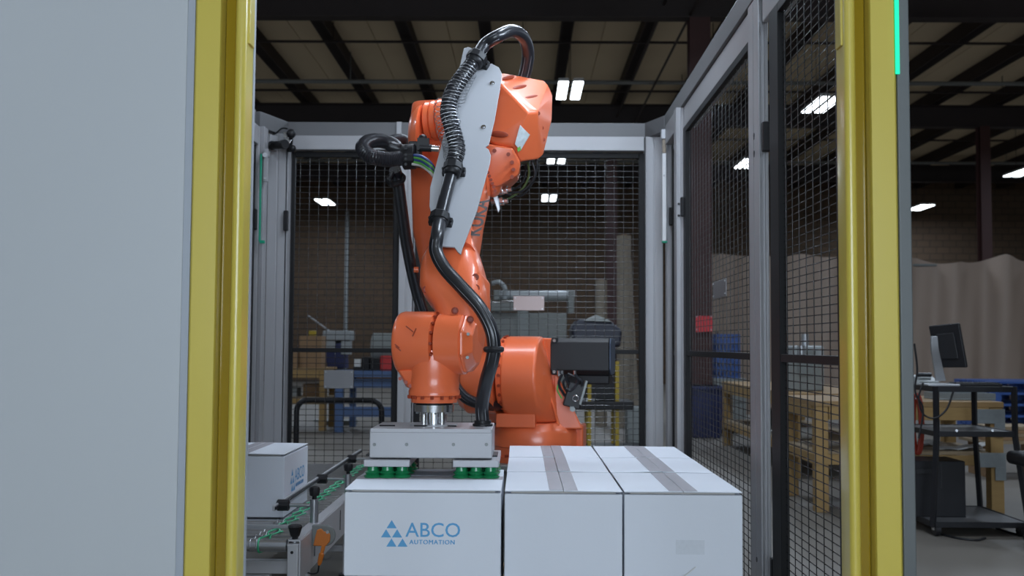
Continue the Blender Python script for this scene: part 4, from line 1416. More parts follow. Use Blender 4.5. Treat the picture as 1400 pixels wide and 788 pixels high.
MB().revolve(pb, Vector((.22, .0, 1)), [(0, .005), (.01, .009), (.045, .011), (.05, .007), (.065, .008), (.08, .008)], 12).build('orange_plug', M_ORCAP, sen)
MB().tube(catmull([pb, pb + Vector((-.008, 0, -.03)), pb + Vector((-.04, -.04, -.02)), pb + Vector((-.08, -.12, .03)), Vector((CVX1 + .03, 4.03, CZ - .1))]), .0035, 6).build('sensor_cable', M_BLACK, sen)
MB().tube(catmull([Vector((CVX1 - .42, 4.02, CZ - .03)), Vector((CVX1 - .4, 4.0, CZ - .1)), Vector((CVX1 - .4, 4.0, .1)), Vector((CVX1 - .41, 4.01, .01))]), .005, 6).build('belt_tail', M_BELT, cv)
MB().bx(CVX1 - .36, CVX1 - .12, 4.2, 4.3, .05, CZ - .155).build('drive_box', M_SIDE, cv, bevel=.004)
MB().bx(CVX1 - .3, CVX1 - .1, 4.17, 4.2, .0, CZ - .155).build('drive_bracket', M_CFRAME, cv, bevel=.004)

CBX = W(388, 660, 4.55).x
make_carton('white carton with a blue logo riding on the roller conveyor', BWd + .03, .5, BH, (CBX - (BWd + .03) / 2, 4.805, CZ + .001), 'y', logo_side=(.12, .09, .1), group='cartons on the conveyor')

# ================================================================== THE WORKSHOP BEYOND THE FENCE
def wood_bench(label, x0, x1, y0, y1, h, shelf=None, leg=.09, brackets=False, m=M_WOOD, top=.04):
    t = thing('wooden_workbench', label, 'workbench', ((x0 + x1) / 2, (y0 + y1) / 2, 0))
    MB().bx(x0, x1, y0, y1, h - top, h).build('bench_top', M_WOODT, t, bevel=.004)
    legs = []
    for x in (x0, x1 - leg):
        for y in (y0, y1 - leg):
            legs.append(MB().bx(x + .005, x + leg - .005, y + .005, y + leg - .005, 0, h - top).build('leg', m, t, bevel=.004))
    for y in (y0, y1 - .04):
        MB().bx(x0 + leg, x1 - leg, y, y + .038, h - top - .09, h - top).build('apron', m, t, bevel=.003)
    for x in (x0, x1 - .04):
        MB().bx(x, x + .038, y0 + leg, y1 - leg, h - top - .09, h - top).build('apron', m, t, bevel=.003)
    if shelf:
        MB().bx(x0 + .01, x1 - .01, y0 + .045, y1 - .045, shelf, shelf + .02).build('lower_shelf', M_PLY, t, bevel=.002)
        MB().bx(x0, x1, y0 - .0, y0 + .038, shelf - .07, shelf).build('shelf_rail', m, t, bevel=.003)
        MB().bx(x0, x1, y1 - .038, y1, shelf - .07, shelf).build('shelf_rail', m, t, bevel=.003)
        MB().bx(x0, x0 + .038, y0 + .04, y1 - .04, shelf - .07, shelf).build('shelf_rail', m, t, bevel=.003)
    if brackets:
        for z in (h - top - .11, shelf - .08):
            MB().bx(x1 - leg - .1, x1 + .004, y0 - .006, y0 - .001, z, z + .1).build('bracket', M_GALV, t, bevel=.001)
            MB().bx(x1 - leg * .7, x1 + .004, y0 - .006, y0 - .001, z - .09, z).build('bracket', M_GALV, t, bevel=.001)
    return t


# --- left: benches seen through the back mesh
wood_bench('wooden workbench with brown cartons behind the back mesh fence', XW(372, 14), XW(447, 14), 14, 14.8, .83, shelf=.42, leg=.1)


def simple_box(name, label, cat, c, s, m, bev=.01, R=None, lid=None):
    t = thing(name, label, cat, c)
    c = Vector(c)
    MB().box(c + Vector((0, 0, s[2] / 2)), s, R).build('body', m, t, bevel=bev)
    if lid:
        MB().box(c + Vector((0, 0, s[2] * lid[1])), (s[0] * .5, s[1] * 1.01, s[2] * .02), R).build('tape', M_TAPE, t, smooth=0)
    return t


def carton_brown(label, c, s):
    t = thing('brown_carton', label, 'box', c)
    c = Vector(c)
    MB().box(c + Vector((0, 0, s[2] / 2)), s).build('body', M_CARTB, t, bevel=.004)
    for sg in (-1, 1):
        MB().box(c + Vector((0, sg * s[1] / 4, s[2] + .004)), (s[0], s[1] / 2 - .004, .006)).build('lid_flap', M_CARTB, t, bevel=.001)
    MB().box(c + Vector((0, 0, s[2] + .008)), (s[0] + .002, .05, .002)).build('tape', M_TAPE, t, smooth=0)
    return t


carton_brown('tall brown carton on the wooden workbench', (XW(428, 14.4), 14.4, .83), (.3, .35, .42))
carton_brown('low brown carton at the end of the wooden workbench', (XW(400, 14.3), 14.3, .83), (.2, .3, .2))
carton_brown('brown carton on the lower shelf of the wooden workbench', (XW(430, 14.4), 14.4, .44), (.24, .3, .16))
for i, (px, zz, s) in enumerate(((398, .44, (.24, .3, .12)),)):
    simple_box('tool_case', 'grey tool case on the lower shelf of the wooden workbench', 'case', (XW(px, 14.3), 14.3, zz), s, M_MACH)
# blue steel table
t = thing('steel_table', 'blue painted steel work table behind the back mesh fence', 'table', (XW(505, 13.9), 14.0, 0))
bx0, bx1 = XW(459, 13.8), XW(560, 13.8)
MB().bx(bx0 - .05, bx1 + .05, 13.75, 14.5, .72, .8).build('table_top', M_BLUEP, t, bevel=.005)
for x in (bx0, bx1 - .09):
    MB().bx(x, x + .1, 13.8, 13.9, .02, .72).build('leg', M_BLUEP, t, bevel=.004)
    MB().bx(x + .1 if x == bx0 else x - .1, x + .18 if x == bx0 else x - .02, 14.35, 14.45, .02, .72).build('leg', M_BLUEP, t, bevel=.004)
    MB().cyl((x + .05, 13.85, 0), (x + .05, 13.85, .02), .06, n=14).build('foot', M_BLUEP, t)
MB().bx(bx0 + .1, bx1 - .1, 13.82, 13.88, .2, .33).build('stretcher', M_BLUEP, t, bevel=.004)
MB().bx(bx0 + .1, bx1 - .1, 13.82, 13.86, .58, .7).build('apron', M_BLUEP, t, bevel=.004)
MB().bx(bx0 + .02, bx1 - .02, 14.36, 14.44, .2, .26).build('stretcher', M_BLUEP, t, bevel=.004)
# arbor press / drill on blue table end
t = thing('drill_press', 'dark drill press with a grey head standing behind the blue table', 'drill press', (XW(464, 15.2), 15.2, 0))
dx, dy = XW(464, 15.2), 15.2
MB().bx(dx - .25, dx + .25, dy - .2, dy + .2, 0, .06).build('base', M_SIDE, t, bevel=.01)
MB().cyl((dx, dy, .06), (dx, dy, 1.2), .06, n=16).build('column', M_SIDE, t)
MB().hull([(dx - .13, dy - .2, .8), (dx + .13, dy - .2, .8), (dx + .1, dy - .2, 1.18), (dx - .2, dy - .2, 1.12), (dx - .13, dy + .1, .8), (dx + .13, dy + .1, .8), (dx + .1, dy + .1, 1.18), (dx - .2, dy + .1, 1.12)]).build('body', M_NAVY, t, bevel=.02)
MB().bx(dx - .2, dx + .2, dy - .25, dy + .15, 1.2, 1.34).build('head', M_MACHL, t, bevel=.02)
MB().bx(dx - .2, dx - .02, dy - .22, dy - .1, 1.05, 1.2).bx(dx + .06, dx + .2, dy - .22, dy - .1, 1.0, 1.2).build('side_guard', M_MACHL, t, bevel=.01)
MB().tube([(dx - .12, dy - .2, 1.34), (dx - .4, dy - .3, 1.55)], .012, 8).build('feed_handle', M_DSTEEL, t)
t = thing('work_light', 'small yellow task light head beside the drill press', 'lamp', (XW(428, 15.0), 15.7, 0))
MB().cyl((XW(427, 14.9), 15.7, 0), (XW(427, 14.9), 15.7, 1.28), .015, n=8).build('pole', M_SIDE, t)
MB().box((XW(427, 14.9), 14.92, 1.3), (.1, .08, .07)).build('lamp_head', M_YPOST, t, bevel=.01)
MB().cyl((XW(427, 14.9), 15.7, 0), (XW(427, 14.9), 15.7, .03), .12, n=16).build('base', M_SIDE, t)
# red machine and boxes on the blue table
t = thing('bench_grinder', 'red and black bench machine with a dark hood on the blue table', 'machine', (XW(530, 14.1), 14.1, .8))
mx = XW(528, 14.1)
MB().bx(mx - .06, mx + .22, 13.95, 14.3, .8, 1.0).build('red_body', M_RED, t, bevel=.02)
MB().revolve((mx - .2, 14.15, 1.1), (1, 0, 0), [(0, .14), (.02, .2), (.3, .2), (.32, .14)], 24).build('hood', M_MACH, t)
MB().bx(mx - .2, mx - .06, 14.0, 14.3, .8, .95).build('motor', M_BLACK, t, bevel=.01)
t = thing('white_carton_small', 'small white box on the blue table', 'box', (XW(489, 14.0), 14.0, .8))
MB().bx(XW(485, 14), XW(494, 14), 13.95, 14.05, .8 + .05, .8 + .15).build('body', M_PAPER, t, bevel=.005)
MB().bx(XW(484, 14), XW(496, 14), 13.94, 14.06, .8, .85).build('lid', M_BLACK, t, bevel=.004)
simple_box('toolbox', 'black toolbox on the blue table', 'toolbox', (XW(500, 14.0), 14.1, .8), (.1, .22, .18), M_BLACK, .012)
# platform trolley with a hoop handle, behind the fence
t = thing('platform_trolley', 'platform trolley with a black hoop handle behind the back mesh', 'trolley', (XW(465, 7.5), 7.9, 0))
hx0, hx1 = XW(407, 7.5), XW(523, 7.5)
hz_ = ZW(549, 7.5)
hp_ = [Vector((hx0, 7.5, .2)), Vector((hx0, 7.5, hz_ - .08))]
for i in range(1, 8):
    a = math.pi / 2 * i / 8
    hp_.append(Vector((hx0 + .08 - .08 * math.cos(a), 7.5, hz_ - .08 + .08 * math.sin(a))))
for i in range(8):
    a = math.pi / 2 * i / 8
    hp_.append(Vector((hx1 - .08 + .08 * math.sin(a), 7.5, hz_ - .08 + .08 * math.cos(a))))
hp_ += [Vector((hx1, 7.5, hz_ - .08)), Vector((hx1, 7.5, .2))]
MB().tube(hp_, .02, 12).build('hoop_handle', M_BLACK, t)
MB().bx(hx0 - .02, hx1 + .02, 7.47, 8.4, .15, .2).build('deck', M_SIDE, t, bevel=.006)
for x in (hx0 + .06, hx1 - .06):
    for y in (7.56, 8.3):
        MB().cyl((x - .015, y, .06), (x + .015, y, .06), .06, n=18).build('wheel', M_BLACK, t)
        MB().bx(x - .03, x + .03, y - .02, y + .02, .07, .15).build('wheel_fork', M_DSTEEL, t, bevel=.003)
# conduit on the back wall
MB().cyl((XW(472, 31.9), 31.93, 0), (XW(472, 31.9), 31.93, 5.2), .06, n=10).build('wall_conduit', M_MACHL, label='pale vertical pipe on the brown back wall', cat='pipe')
MB().cyl((XW(596, 31.9), 31.93, 0), (XW(596, 31.9), 31.93, 5.2), .05, n=10).build('wall_conduit', M_BEAM, label='dark vertical pipe on the brown back wall behind the robot', cat='pipe')

# --- centre: grey machine behind the mesh
t = thing('shop_machine', 'grey shop machine with a long light roller tube behind the robot', 'machine', (XW(730, 14), 14.5, 0))
a0, a1 = XW(660, 14), XW(786, 14)
MB().bx(a0, a1 - .1, 14.2, 15.0, .12, ZW(428, 14.2)).build('cabinet', M_MACH, t, bevel=.02)
MB().bx(XW(707, 14), XW(722, 14), 14.16, 14.199, .3, ZW(425, 14.2)).build('control_column', M_SIDE, t, bevel=.006)
MB().cyl((XW(675, 14), 14.3, ZW(404, 14.2)), (XW(787, 14), 14.3, ZW(404, 14.2)), .065, n=20).build('roller_tube', M_MACHL, t)
for px in (678, 782):
    MB().bx(XW(px, 14) - .04, XW(px, 14) + .04, 14.22, 14.42, ZW(428, 14.2), ZW(397, 14.2)).build('tube_bearing', M_MACH, t, bevel=.01)
MB().cyl((XW(670, 14), 14.12, ZW(413, 14)), (XW(706, 14), 14.12, ZW(411, 14)), .03, n=14).build('chrome_arm', M_CHROME, t)
MB().tube(catmull([W(672, 388, 14.2), W(682, 386, 14.2), W(690, 394, 14.2), W(690, 410, 14.2)]), .03, 8).build('hose', M_MACHL, t)
MB().bx(XW(670, 14), XW(706, 14), 14.1, 14.199, ZW(426, 14.2), ZW(414, 14.2)).build('arm_block', M_MACH, t, bevel=.01)
for x in (a0 + .1, a1 - .3):
    MB().bx(x, x + .12, 14.25, 15.7, 0, .12).build('foot', M_BLACK, t)
# black tank machine on yellow legged stand
t = thing('floor_scrubber', 'black rounded tank machine on a yellow legged stand behind the robot motor', 'machine', (XW(815, 11.4), 11.7, 0))
k0, k1 = XW(778, 11.4), XW(851, 11.4)
kz = ZW(436, 11.4)
MB().hull([(k0 + .05, 11.4, kz - .3), (k0 + .02, 11.4, kz - .1), (k0 + .09, 11.45, kz), (k1 - .12, 11.45, kz - .02), (k1, 11.4, kz - .12), (k1 - .02, 11.4, kz - .3),
           (k0 + .05, 12.0, kz - .3), (k0 + .02, 12.0, kz - .1), (k0 + .09, 11.95, kz), (k1 - .12, 11.95, kz - .02), (k1, 12.0, kz - .12), (k1 - .02, 12.0, kz - .3)]).build('tank', M_TANK, t, bevel=.03, seg=3)
MB().hull([(k0 + .15, 11.42, kz - .02), (k1 - .1, 11.42, kz - .03), (k1 - .25, 11.5, kz + .04), (k0 + .3, 11.5, kz + .05), (k0 + .15, 11.9, kz - .02), (k1 - .1, 11.9, kz - .03), (k1 - .25, 11.8, kz + .04), (k0 + .3, 11.8, kz + .05)]).build('lid', M_MACH, t, bevel=.02)
MB().bx(k0 + .03, k1 - .06, 11.45, 11.95, .55, kz - .3).build('body', M_BLACK, t, bevel=.03)
for x in (XW(806, 11.4), XW(844, 11.4)):
    for y in (11.42, 11.95):
        MB().bx(x - .02, x + .02, y - .02, y + .02, .03, .98 if y < 11.5 else .55).build('yellow_leg', M_YPOST, t, bevel=.004)
MB().bx(k0 + .05, k1 + .12, 11.36, 12.02, .46, .55).build('shelf', M_BLACK, t, bevel=.01)
MB().bx(k0 + .1, k1 + .25, 11.3, 12.05, 0.0, .05).build('base', M_BLACK, t, bevel=.01)
MB().cyl((k0 + .2, 11.5, .55), (k0 + .2, 11.5, .58), .1, n=16).build('hose_port', M_DSTEEL, t)
simple_box('waste_bin', 'small dark grey bin beside the black tank machine', 'bin', (XW(872, 11.9), 12.3, 0), (.2, .2, .45), M_SIDE, .02)
# standing kraft rolls
for i, (px, y, r, h, lb) in enumerate(((822, 15.2, .085, ZW(383, 15.2), 'short pale paper roll standing beside the dark red column'), (853, 15.0, .1, ZW(322, 15), 'tall pale paper roll standing upright behind the back mesh'), (866, 15.3, .09, ZW(355, 15.3), 'pale paper roll leaning next to the tall one'))):
    x = XW(px, y)
    t = thing('paper_roll', lb, 'roll', (x, y, 0), 'standing paper rolls')
    MB().revolve((x, y, 0), UP if i < 2 else Vector((-.05, 0, 1)), [(0, r), (h, r), (h + .001, r * .5), (h - .05, r * .45)], 24).build('paper', M_KRAFT, t)
    MB().revolve((x, y, 0) if i < 2 else (x, y, 0), UP if i < 2 else Vector((-.05, 0, 1)), [(h - .04, r * .44), (h + .02, r * .44), (h + .021, r * .36), (h - .02, r * .34)], 20).build('core', M_CARTB, t)

# --- right: curtain
cu = MB()
crt = thing('hall_curtain', 'long beige plastic curtain hanging across the hall on a pipe', 'curtain', (6, 16, 0))
xs0, xs1 = XW(958, 16), 11.5
NC, NR = 420, 14
ztop, zbot = ZW(345, 16), .12
grid = []
for r in range(NR + 1):
    row = []
    f = r / NR
    for c in range(NC + 1):
        u = c / NC
        x = xs0 + (xs1 - xs0) * u
        amp = .06 + .05 * math.sin(x * .9 + 1)
        y = 16 + amp * math.sin(x * 7.5 + .7 * math.sin(x * 1.7)) * (1 - .35 * f) + .05 * math.sin(x * 2.3 + f * 1.2) + .02 * math.sin(x * 17 + f * 3)
        scal = .12 * abs(math.sin(x * 2.1 + .4)) * (.5 + .5 * math.sin(x * .8 + 2.4)) + .03 * abs(math.sin(x * 5.2))
        z = ztop - scal * (1 - f) - (ztop - zbot) * f
        row.append(Vector((x, y, z)))
    grid.append(row)
vs, fs = [], []
for row in grid:
    vs += row
for row in grid:
    vs += [p + Vector((0, .006, 0)) for p in row]
w_ = NC + 1
o_ = w_ * (NR + 1)
for r in range(NR):
    for c in range(NC):
        i = r * w_ + c
        fs.append((i, i + w_, i + w_ + 1, i + 1))
        fs.append((o_ + i, o_ + i + 1, o_ + i + w_ + 1, o_ + i + w_))
cu.add(vs, fs)
cu.build('fabric', M_CURT, crt, smooth=80)
MB().cyl((xs0 - .1, 16.1, ztop - .16), (xs1, 16.1, ztop - .16), .02, n=10).build('curtain_pipe', M_SIDE, crt)
for x in (xs0, 5.4, 8.0, 11.4):
    MB().cyl((x, 16.12, 0), (x, 16.12, ztop - .14), .03, n=10).build('support_pole', M_SIDE, crt)
    MB().cyl((x, 16.12, 0), (x, 16.12, .02), .2, n=18).build('pole_foot', M_SIDE, crt)

# --- right: bench along the side fence
wood_bench('long pale wooden workbench running along outside the right mesh fence', 2.35, 3.3, 9.3, 12.4, .74, shelf=.28, leg=.11)
for i, (x, y, s, m, lb) in enumerate(((2.62, 9.9, (.34, .3, .3), M_MACH, 'grey machine housing on the long wooden workbench'), (2.9, 10.8, (.3, .3, .42), M_MACHL, 'pale grey apparatus at the back of the long wooden workbench'))):
    t = thing('bench_machine', lb, 'machine', (x, y, .74))
    MB().bx(x - s[0] / 2, x + s[0] / 2, y - s[1] / 2, y + s[1] / 2, .74, .74 + s[2]).build('housing', m, t, bevel=.02)
    MB().bx(x - s[0] * .2, x + s[0] * .2, y - s[1] / 2 - .03, y - s[1] / 2, .74 + s[2] * .5, .74 + s[2] * .9).build('control_box', M_SIDE, t, bevel=.008)
    MB().cyl((x, y, .74 + s[2]), (x, y, .74 + s[2] + .12), .035, n=14).build('stack', M_DSTEEL, t)
for i, (x, y, z, lb) in enumerate(((2.6, 9.75, .3, 'white roll on the lower shelf of the long workbench'), (2.62, 9.75, .3, 'x'))):
    if i:
        continue
    t = thing('white_roll', lb, 'roll', (x, y, z))
    MB().revolve((x - .12, y, z + .055), (1, 0, 0), [(0, .055), (.24, .055), (.241, .02), (.22, .02)], 20).build('sheet', M_PAPER, t)
    MB().revolve((x - .13, y, z + .055), (1, 0, 0), [(0, .021), (.27, .021)], 14).build('core', M_CARTB, t)
for i in range(4):
    t = thing('scrap_part', ['dark machined part on the long workbench shelf next to the white roll', 'dark curved part in the middle of the long workbench shelf', 'rusty dark casting on the long workbench shelf', 'dark metal block at the far end of the long workbench shelf'][i], 'metal part', (2.55 + .1 * (i % 2), 10.2 + .45 * i, .3))
    MB().revolve((2.55 + .1 * (i % 2), 10.2 + .45 * i, .3), UP, [(0, .14), (.04, .15), (.08, .1), (.12 + .02 * i, .08)], 16).build('casting', M_SIDE, t)
    MB().cyl((2.5 + .1 * (i % 2), 10.1 + .45 * i, .4), (2.7, 10.3 + .45 * i, .46), .025, n=10).build('shaft', M_DARKRED, t)

# blue bin, blue crates on a cabinet, red sign
t = thing('blue_bin', 'tall dark blue plastic bin outside the rear of the right mesh fence', 'bin', (XW(968, 13.2), 13.4, 0))
b0, b1 = XW(945, 13.2), XW(990, 13.2)
bz = ZW(527, 13.2)
MB().hull([(b0 + .03, 13.25, 0), (b1 - .03, 13.25, 0), (b0 + .03, 13.75, 0), (b1 - .03, 13.75, 0), (b0, 13.2, bz), (b1, 13.2, bz), (b0, 13.8, bz), (b1, 13.8, bz)]).build('tub', M_NAVY, t, bevel=.02)
MB().bx(b0 - .02, b1 + .02, 13.18, 13.82, bz - .05, bz).build('rim', M_NAVY, t, bevel=.012)
for k in range(3):
    x = b0 + (b1 - b0) * (k + 1) / 4
    MB().bx(x - .012, x + .012, 13.205, 13.23, .1, bz - .08).build('rib', M_NAVY, t, bevel=.004)
t = thing('grey_cabinet', 'low grey cabinet carrying the stack of blue crates', 'cabinet', (XW(1000, 14.2), 14.4, 0))
g0, g1 = XW(975, 14.0), XW(1020, 14.0)
gz = ZW(516, 14.0)
MB().bx(g0, g1, 14.0, 14.7, .05, gz).build('body', M_MACH, t, bevel=.008)
for k in range(2):
    MB().bx(g0 + .02, g1 - .02, 13.985, 13.999, .1 + k * (gz - .1) / 2, .07 + (k + 1) * (gz - .1) / 2).build('door', M_MACH, t, bevel=.004)
    MB().bx((g0 + g1) / 2 - .05, (g0 + g1) / 2 + .05, 13.97, 13.985, (k + 1) * (gz - .1) / 2, .02 + (k + 1) * (gz - .1) / 2).build('handle', M_DSTEEL, t)
MB().bx(g0 + .03, g1 - .03, 14.05, 14.65, 0, .05).build('plinth', M_BLACK, t)


def crate_mesh(parent, x0, x1, y0, y1, z0, h, m):
    MB().bx(x0, x1, y0, y1, z0, z0 + .015).build('crate_floor', m, parent, smooth=0)
    for (ax0, ax1, ay0, ay1) in ((x0, x1, y0, y0 + .012), (x0, x1, y1 - .012, y1), (x0, x0 + .012, y0, y1), (x1 - .012, x1, y0, y1)):
        mb = MB()
        mb.bx(ax0, ax1, ay0, ay1, z0 + .015, z0 + .035)
        mb.bx(ax0, ax1, ay0, ay1, z0 + h - .03, z0 + h - .004)
        hor = (ax1 - ax0) > (ay1 - ay0)
        nn = 6
        for k in range(nn + 1):
            f = k / nn
            if hor:
                xx = ax0 + (ax1 - ax0 - .016) * f
                mb.bx(xx, xx + .016, ay0, ay1, z0 + .035, z0 + h - .03)
            else:
                yy = ay0 + (ay1 - ay0 - .016) * f
                mb.bx(ax0, ax1, yy, yy + .016, z0 + .035, z0 + h - .03)
        mb.build('crate_side', m, parent, smooth=0)


ncr = 5
chh = (ZW(455, 14.0) - gz) / ncr
pos = ['bottom one', 'second from the cabinet', 'middle one', 'second from the top', 'topmost']
for k in range(ncr):
    z0 = gz + k * chh
    t = thing('blue_crate', 'blue open sided plastic crate on the grey cabinet, %s of its stack' % pos[k], 'crate', (XW(996, 14.1), 14.3, z0), 'blue crates stacked on the cabinet')
    crate_mesh(t, XW(980, 14.0), XW(1013, 14.0), 14.05, 14.5, z0, chh, M_BLUEPL)
t = thing('red_sign', 'square red sign fixed to the thick dark red steel column', 'sign', (XW(962, 13.85), 13.85, ZW(453, 13.85)))
MB().bx(XW(951, 13.85), XW(974, 13.85), 13.84, 13.855, ZW(453, 13.85), ZW(431, 13.85)).build('board', M_SIGNRED, t, bevel=.004)
MB().bx(XW(953, 13.85), XW(965, 13.85), 13.855, 13.889, ZW(446, 13.85), ZW(438, 13.85)).build('bracket', M_SIDE, t)
for sx_ in (952.5, 972.5):
    for sz_ in (433, 451):
        MB().cyl(W(sx_, sz_, 13.842), W(sx_, sz_, 13.834), .008, n=8).build('screw', M_DSTEEL, t)
# tall rack with brown goods behind the sign
t = thing('storage_rack', 'dark storage rack with brown goods behind the red sign', 'rack', (XW(963, 15), 15.2, 0))
r0, r1 = XW(945, 15), XW(980, 15)
for x in (r0, r1):
    for y in (15.0, 15.5):
        MB().bx(x - .02, x + .02, y - .02, y + .02, 0, 1.35).build('upright', M_DARKRED, t)
for z in (.15, .6, 1.0):
    MB().bx(r0 - .02, r1 + .02, 14.98, 15.52, z, z + .04).build('shelf', M_DARKRED, t, bevel=.003)
for z, s in ((.19, .3), (.64, .25), (1.04, .24)):
    carton_brown('brown carton on the %s shelf of the dark rack' % {.19: 'bottom', .64: 'middle', 1.04: 'top'}[z], ((r0 + r1) / 2, 15.25, z), (.26, .35, s))

# --- right: bench behind the cart
wood_bench('short pale wooden workbench with metal brackets behind the black cart', 2.05, XW(1371, 7.4), 7.4, 8.3, ZW(546, 7.4), shelf=.4, leg=.1, brackets=True)
bt = ZW(546, 7.4)
for i, (px, py, s, rz) in enumerate(((1258, 7.95, (.24, .2), .2), (1308, 7.62, (.3, .22), -.15), (1345, 7.9, (.18, .14), .3))):
    t = thing('paper_sheet', ['crumpled white sheet on the bench shelf at the wall side', 'large white sheet lying in the middle of the bench shelf', 'small white sheet near the bench leg'][i], 'paper', (XW(px, py), py, .421))
    R = Matrix.Rotation(rz, 3, 'Z')
    c = Vector((XW(px, py), py, .421))
    gridp = [[c + R @ Vector(((u - .5) * s[0], (v - .5) * s[1], .004 + .03 * abs(math.sin(u * 5 + i + v * 3)) * u)) for u in [k / 8 for k in range(9)]] for v in [k / 6 for k in range(7)]]
    vs = [p for r in gridp for p in r]
    n1 = len(vs)
    vs += [p + Vector((0, 0, .002)) for p in vs]
    fs = []
    for r in range(6):
        for c_ in range(8):
            a = r * 9 + c_
            fs += [(a, a + 9, a + 10, a + 1), (n1 + a, n1 + a + 1, n1 + a + 10, n1 + a + 9)]
    MB().add(vs, fs).build('sheet', M_PAPER, t, smooth=40)
    MB().bx(c.x - .03, c.x + .03, c.y - .02, c.y + .02, .421, .425).build('clip', M_DSTEEL, t)
t = thing('steel_tray', 'shallow silver tray on the short wooden workbench', 'tray', (XW(1310, 7.75), 7.75, bt))
tx_ = XW(1310, 7.75)
MB().bx(tx_ - .2, tx_ + .2, 7.6, 7.9, bt, bt + .012).build('tray_floor', M_GALV, t, bevel=.003)
for a in ((tx_ - .2, tx_ + .2, 7.6, 7.61), (tx_ - .2, tx_ + .2, 7.89, 7.9), (tx_ - .2, tx_ - .19, 7.61, 7.89), (tx_ + .19, tx_ + .2, 7.61, 7.89)):
    MB().bx(*a, bt + .012, bt + .05).build('tray_wall', M_GALV, t)
simple_box('blue_case', 'small blue case on the short wooden workbench', 'case', (XW(1290, 7.9), 8.0, bt), (.1, .1, .07), M_BLUEPL, .008)
t = thing('cable_coil', 'coil of red cable hanging at the end of the short workbench', 'cable', W(1253, 580, 7.2))
for k in range(4):
    MB().tube([W(1252 + k * 1.2, 580, 7.2 + .01 * k) + Vector((.03 * math.cos(a), 0, .2 * math.sin(a))) for a in (2 * math.pi * i / 24 for i in range(24))], .011, 6, closed=True).build('loop', M_CABLER, t)
MB().cyl(W(1253, 545, 7.2), W(1253, 545, 7.45), .008, n=8).build('hook', M_DSTEEL, t)

# black cart
CYF, CYB = 6.55, 7.12
t = thing('utility_cart', 'black metal utility cart with splayed legs carrying a computer monitor', 'cart', (2.8, 6.85, 0))
cx0, cx1 = XW(1279, CYF), XW(1384, CYF)
zt1, zm, zb = ZW(525, CYF), ZW(586, CYF), ZW(708, CYF)
for (z_, ex, nm) in ((zt1, 0, 'top_shelf'), (zm, .0, 'middle_shelf'), (zb, .045, 'bottom_shelf')):
    MB().bx(cx0 - ex - .012, cx1 + ex + .012, CYF - ex, CYB + ex, z_ - .012, z_ - .004).build(nm, M_SHELF, t, bevel=.002)
    for (a) in ((cx0 - ex - .014, cx1 + ex + .014, CYF - ex - .014, CYF - ex), (cx0 - ex - .014, cx1 + ex + .014, CYB + ex, CYB + ex + .014), (cx0 - ex - .014, cx0 - ex, CYF - ex, CYB + ex), (cx1 + ex, cx1 + ex + .014, CYF - ex, CYB + ex)):
        MB().bx(*a, z_ - .034, z_).build('shelf_edge', M_BLACK, t, bevel=.002)
for sx2, x in ((-1, cx0), (1, cx1)):
    for sy2, y in ((-1, CYF), (1, CYB)):
        mid = Vector((x + sx2 * .004, y + sy2 * .004, zm - .03))
        MB().tube([Vector((x + sx2 * .004, y + sy2 * .004, zt1)), mid, Vector((x + sx2 * .055, y + sy2 * .055, zb - .03))], .02, 4).build('leg', M_BLACK, t, smooth=20)
        c = Vector((x + sx2 * .02, y + sy2 * .02, 0))
        w = MB().cyl(c + Vector((-.014, 0, .04)), c + Vector((.014, 0, .04)), .04, n=20).build('caster_wheel', M_BLACK, t)
        MB().bx(c.x - .022, c.x - .016, c.y - .02, c.y + .02, .035, zb - .012 if zb > .06 else .07).bx(c.x + .016, c.x + .022, c.y - .02, c.y + .02, .035, max(zb - .012, .07)).build('caster_fork', M_CHROME, w)
for px in (1308, 1357):
    MB().cyl(W(px, 589, CYF - .015), W(px, 589, CYF - .022), .008, n=10).build('bolt', M_DSTEEL, t)
# monitor
t = thing('computer_monitor', 'black computer monitor seen from behind on the black cart', 'monitor', (2.7, 6.85, zt1))
MYm = 6.72
q = [W(1269, 446, MYm + .06), W(1311, 442, MYm - .06), W(1322, 503, MYm - .07), W(1281, 503, MYm + .05)]
nq = (q[1] - q[0]).cross(q[3] - q[0]).normalized()
if nq.y > 0:
    nq = -nq
MB().prism(q, -nq * .03).build('screen_housing', M_BLACK, t, bevel=.008)
ctr = sum(q, Vector((0, 0, 0))) / 4
qi = [ctr + (p - ctr) * .6 + nq * .012 for p in q]
MB().prism(qi, -nq * .014).build('back_bulge', M_MOTOR, t, bevel=.008)
MB().prism([ctr + (p - ctr) * .94 - nq * .0305 for p in q], -nq * .002).build('screen', M_MOTOR, t)
c = q[0].lerp(q[1], .45) * .75 + q[3].lerp(q[2], .45) * .25
MB().cyl(c + nq * .001, c + nq * .003, .014, n=20).build('badge', M_DSTEEL, t)
st = catmull([W(1276, 460, MYm - .06), W(1277, 478, MYm - .05), W(1281, 500, MYm - .02), W(1285, 521, MYm)], 6)
secs = []
for i, p in enumerate(st):
    w_2 = .02 + .012 * (i / len(st))
    secs.append([p + Vector((-w_2, 0, 0)), p + Vector((-w_2, -.02, 0)), p + Vector((w_2, -.02, 0)), p + Vector((w_2, 0, 0))])
MB().rings(secs).build('stand_neck', M_DSTEEL, t, bevel=.003)
sbx = st[-1]
MB().bx(sbx.x - .1, sbx.x + .1, MYm - .07, MYm + .1, zt1 - .004, zt1 + .01).build('stand_base', M_DSTEEL, t, bevel=.004)
t = thing('keyboard', 'black keyboard lying on top of the black cart', 'keyboard', (XW(1330, 6.75), 6.75, zt1))
kx0, kx1 = XW(1302, 6.7), XW(1366, 6.7)
MB().bx(kx0, kx1, 6.66, 6.80, zt1 - .004, zt1 + .014).build('case', M_BLACK, t, bevel=.004)
kb = MB()
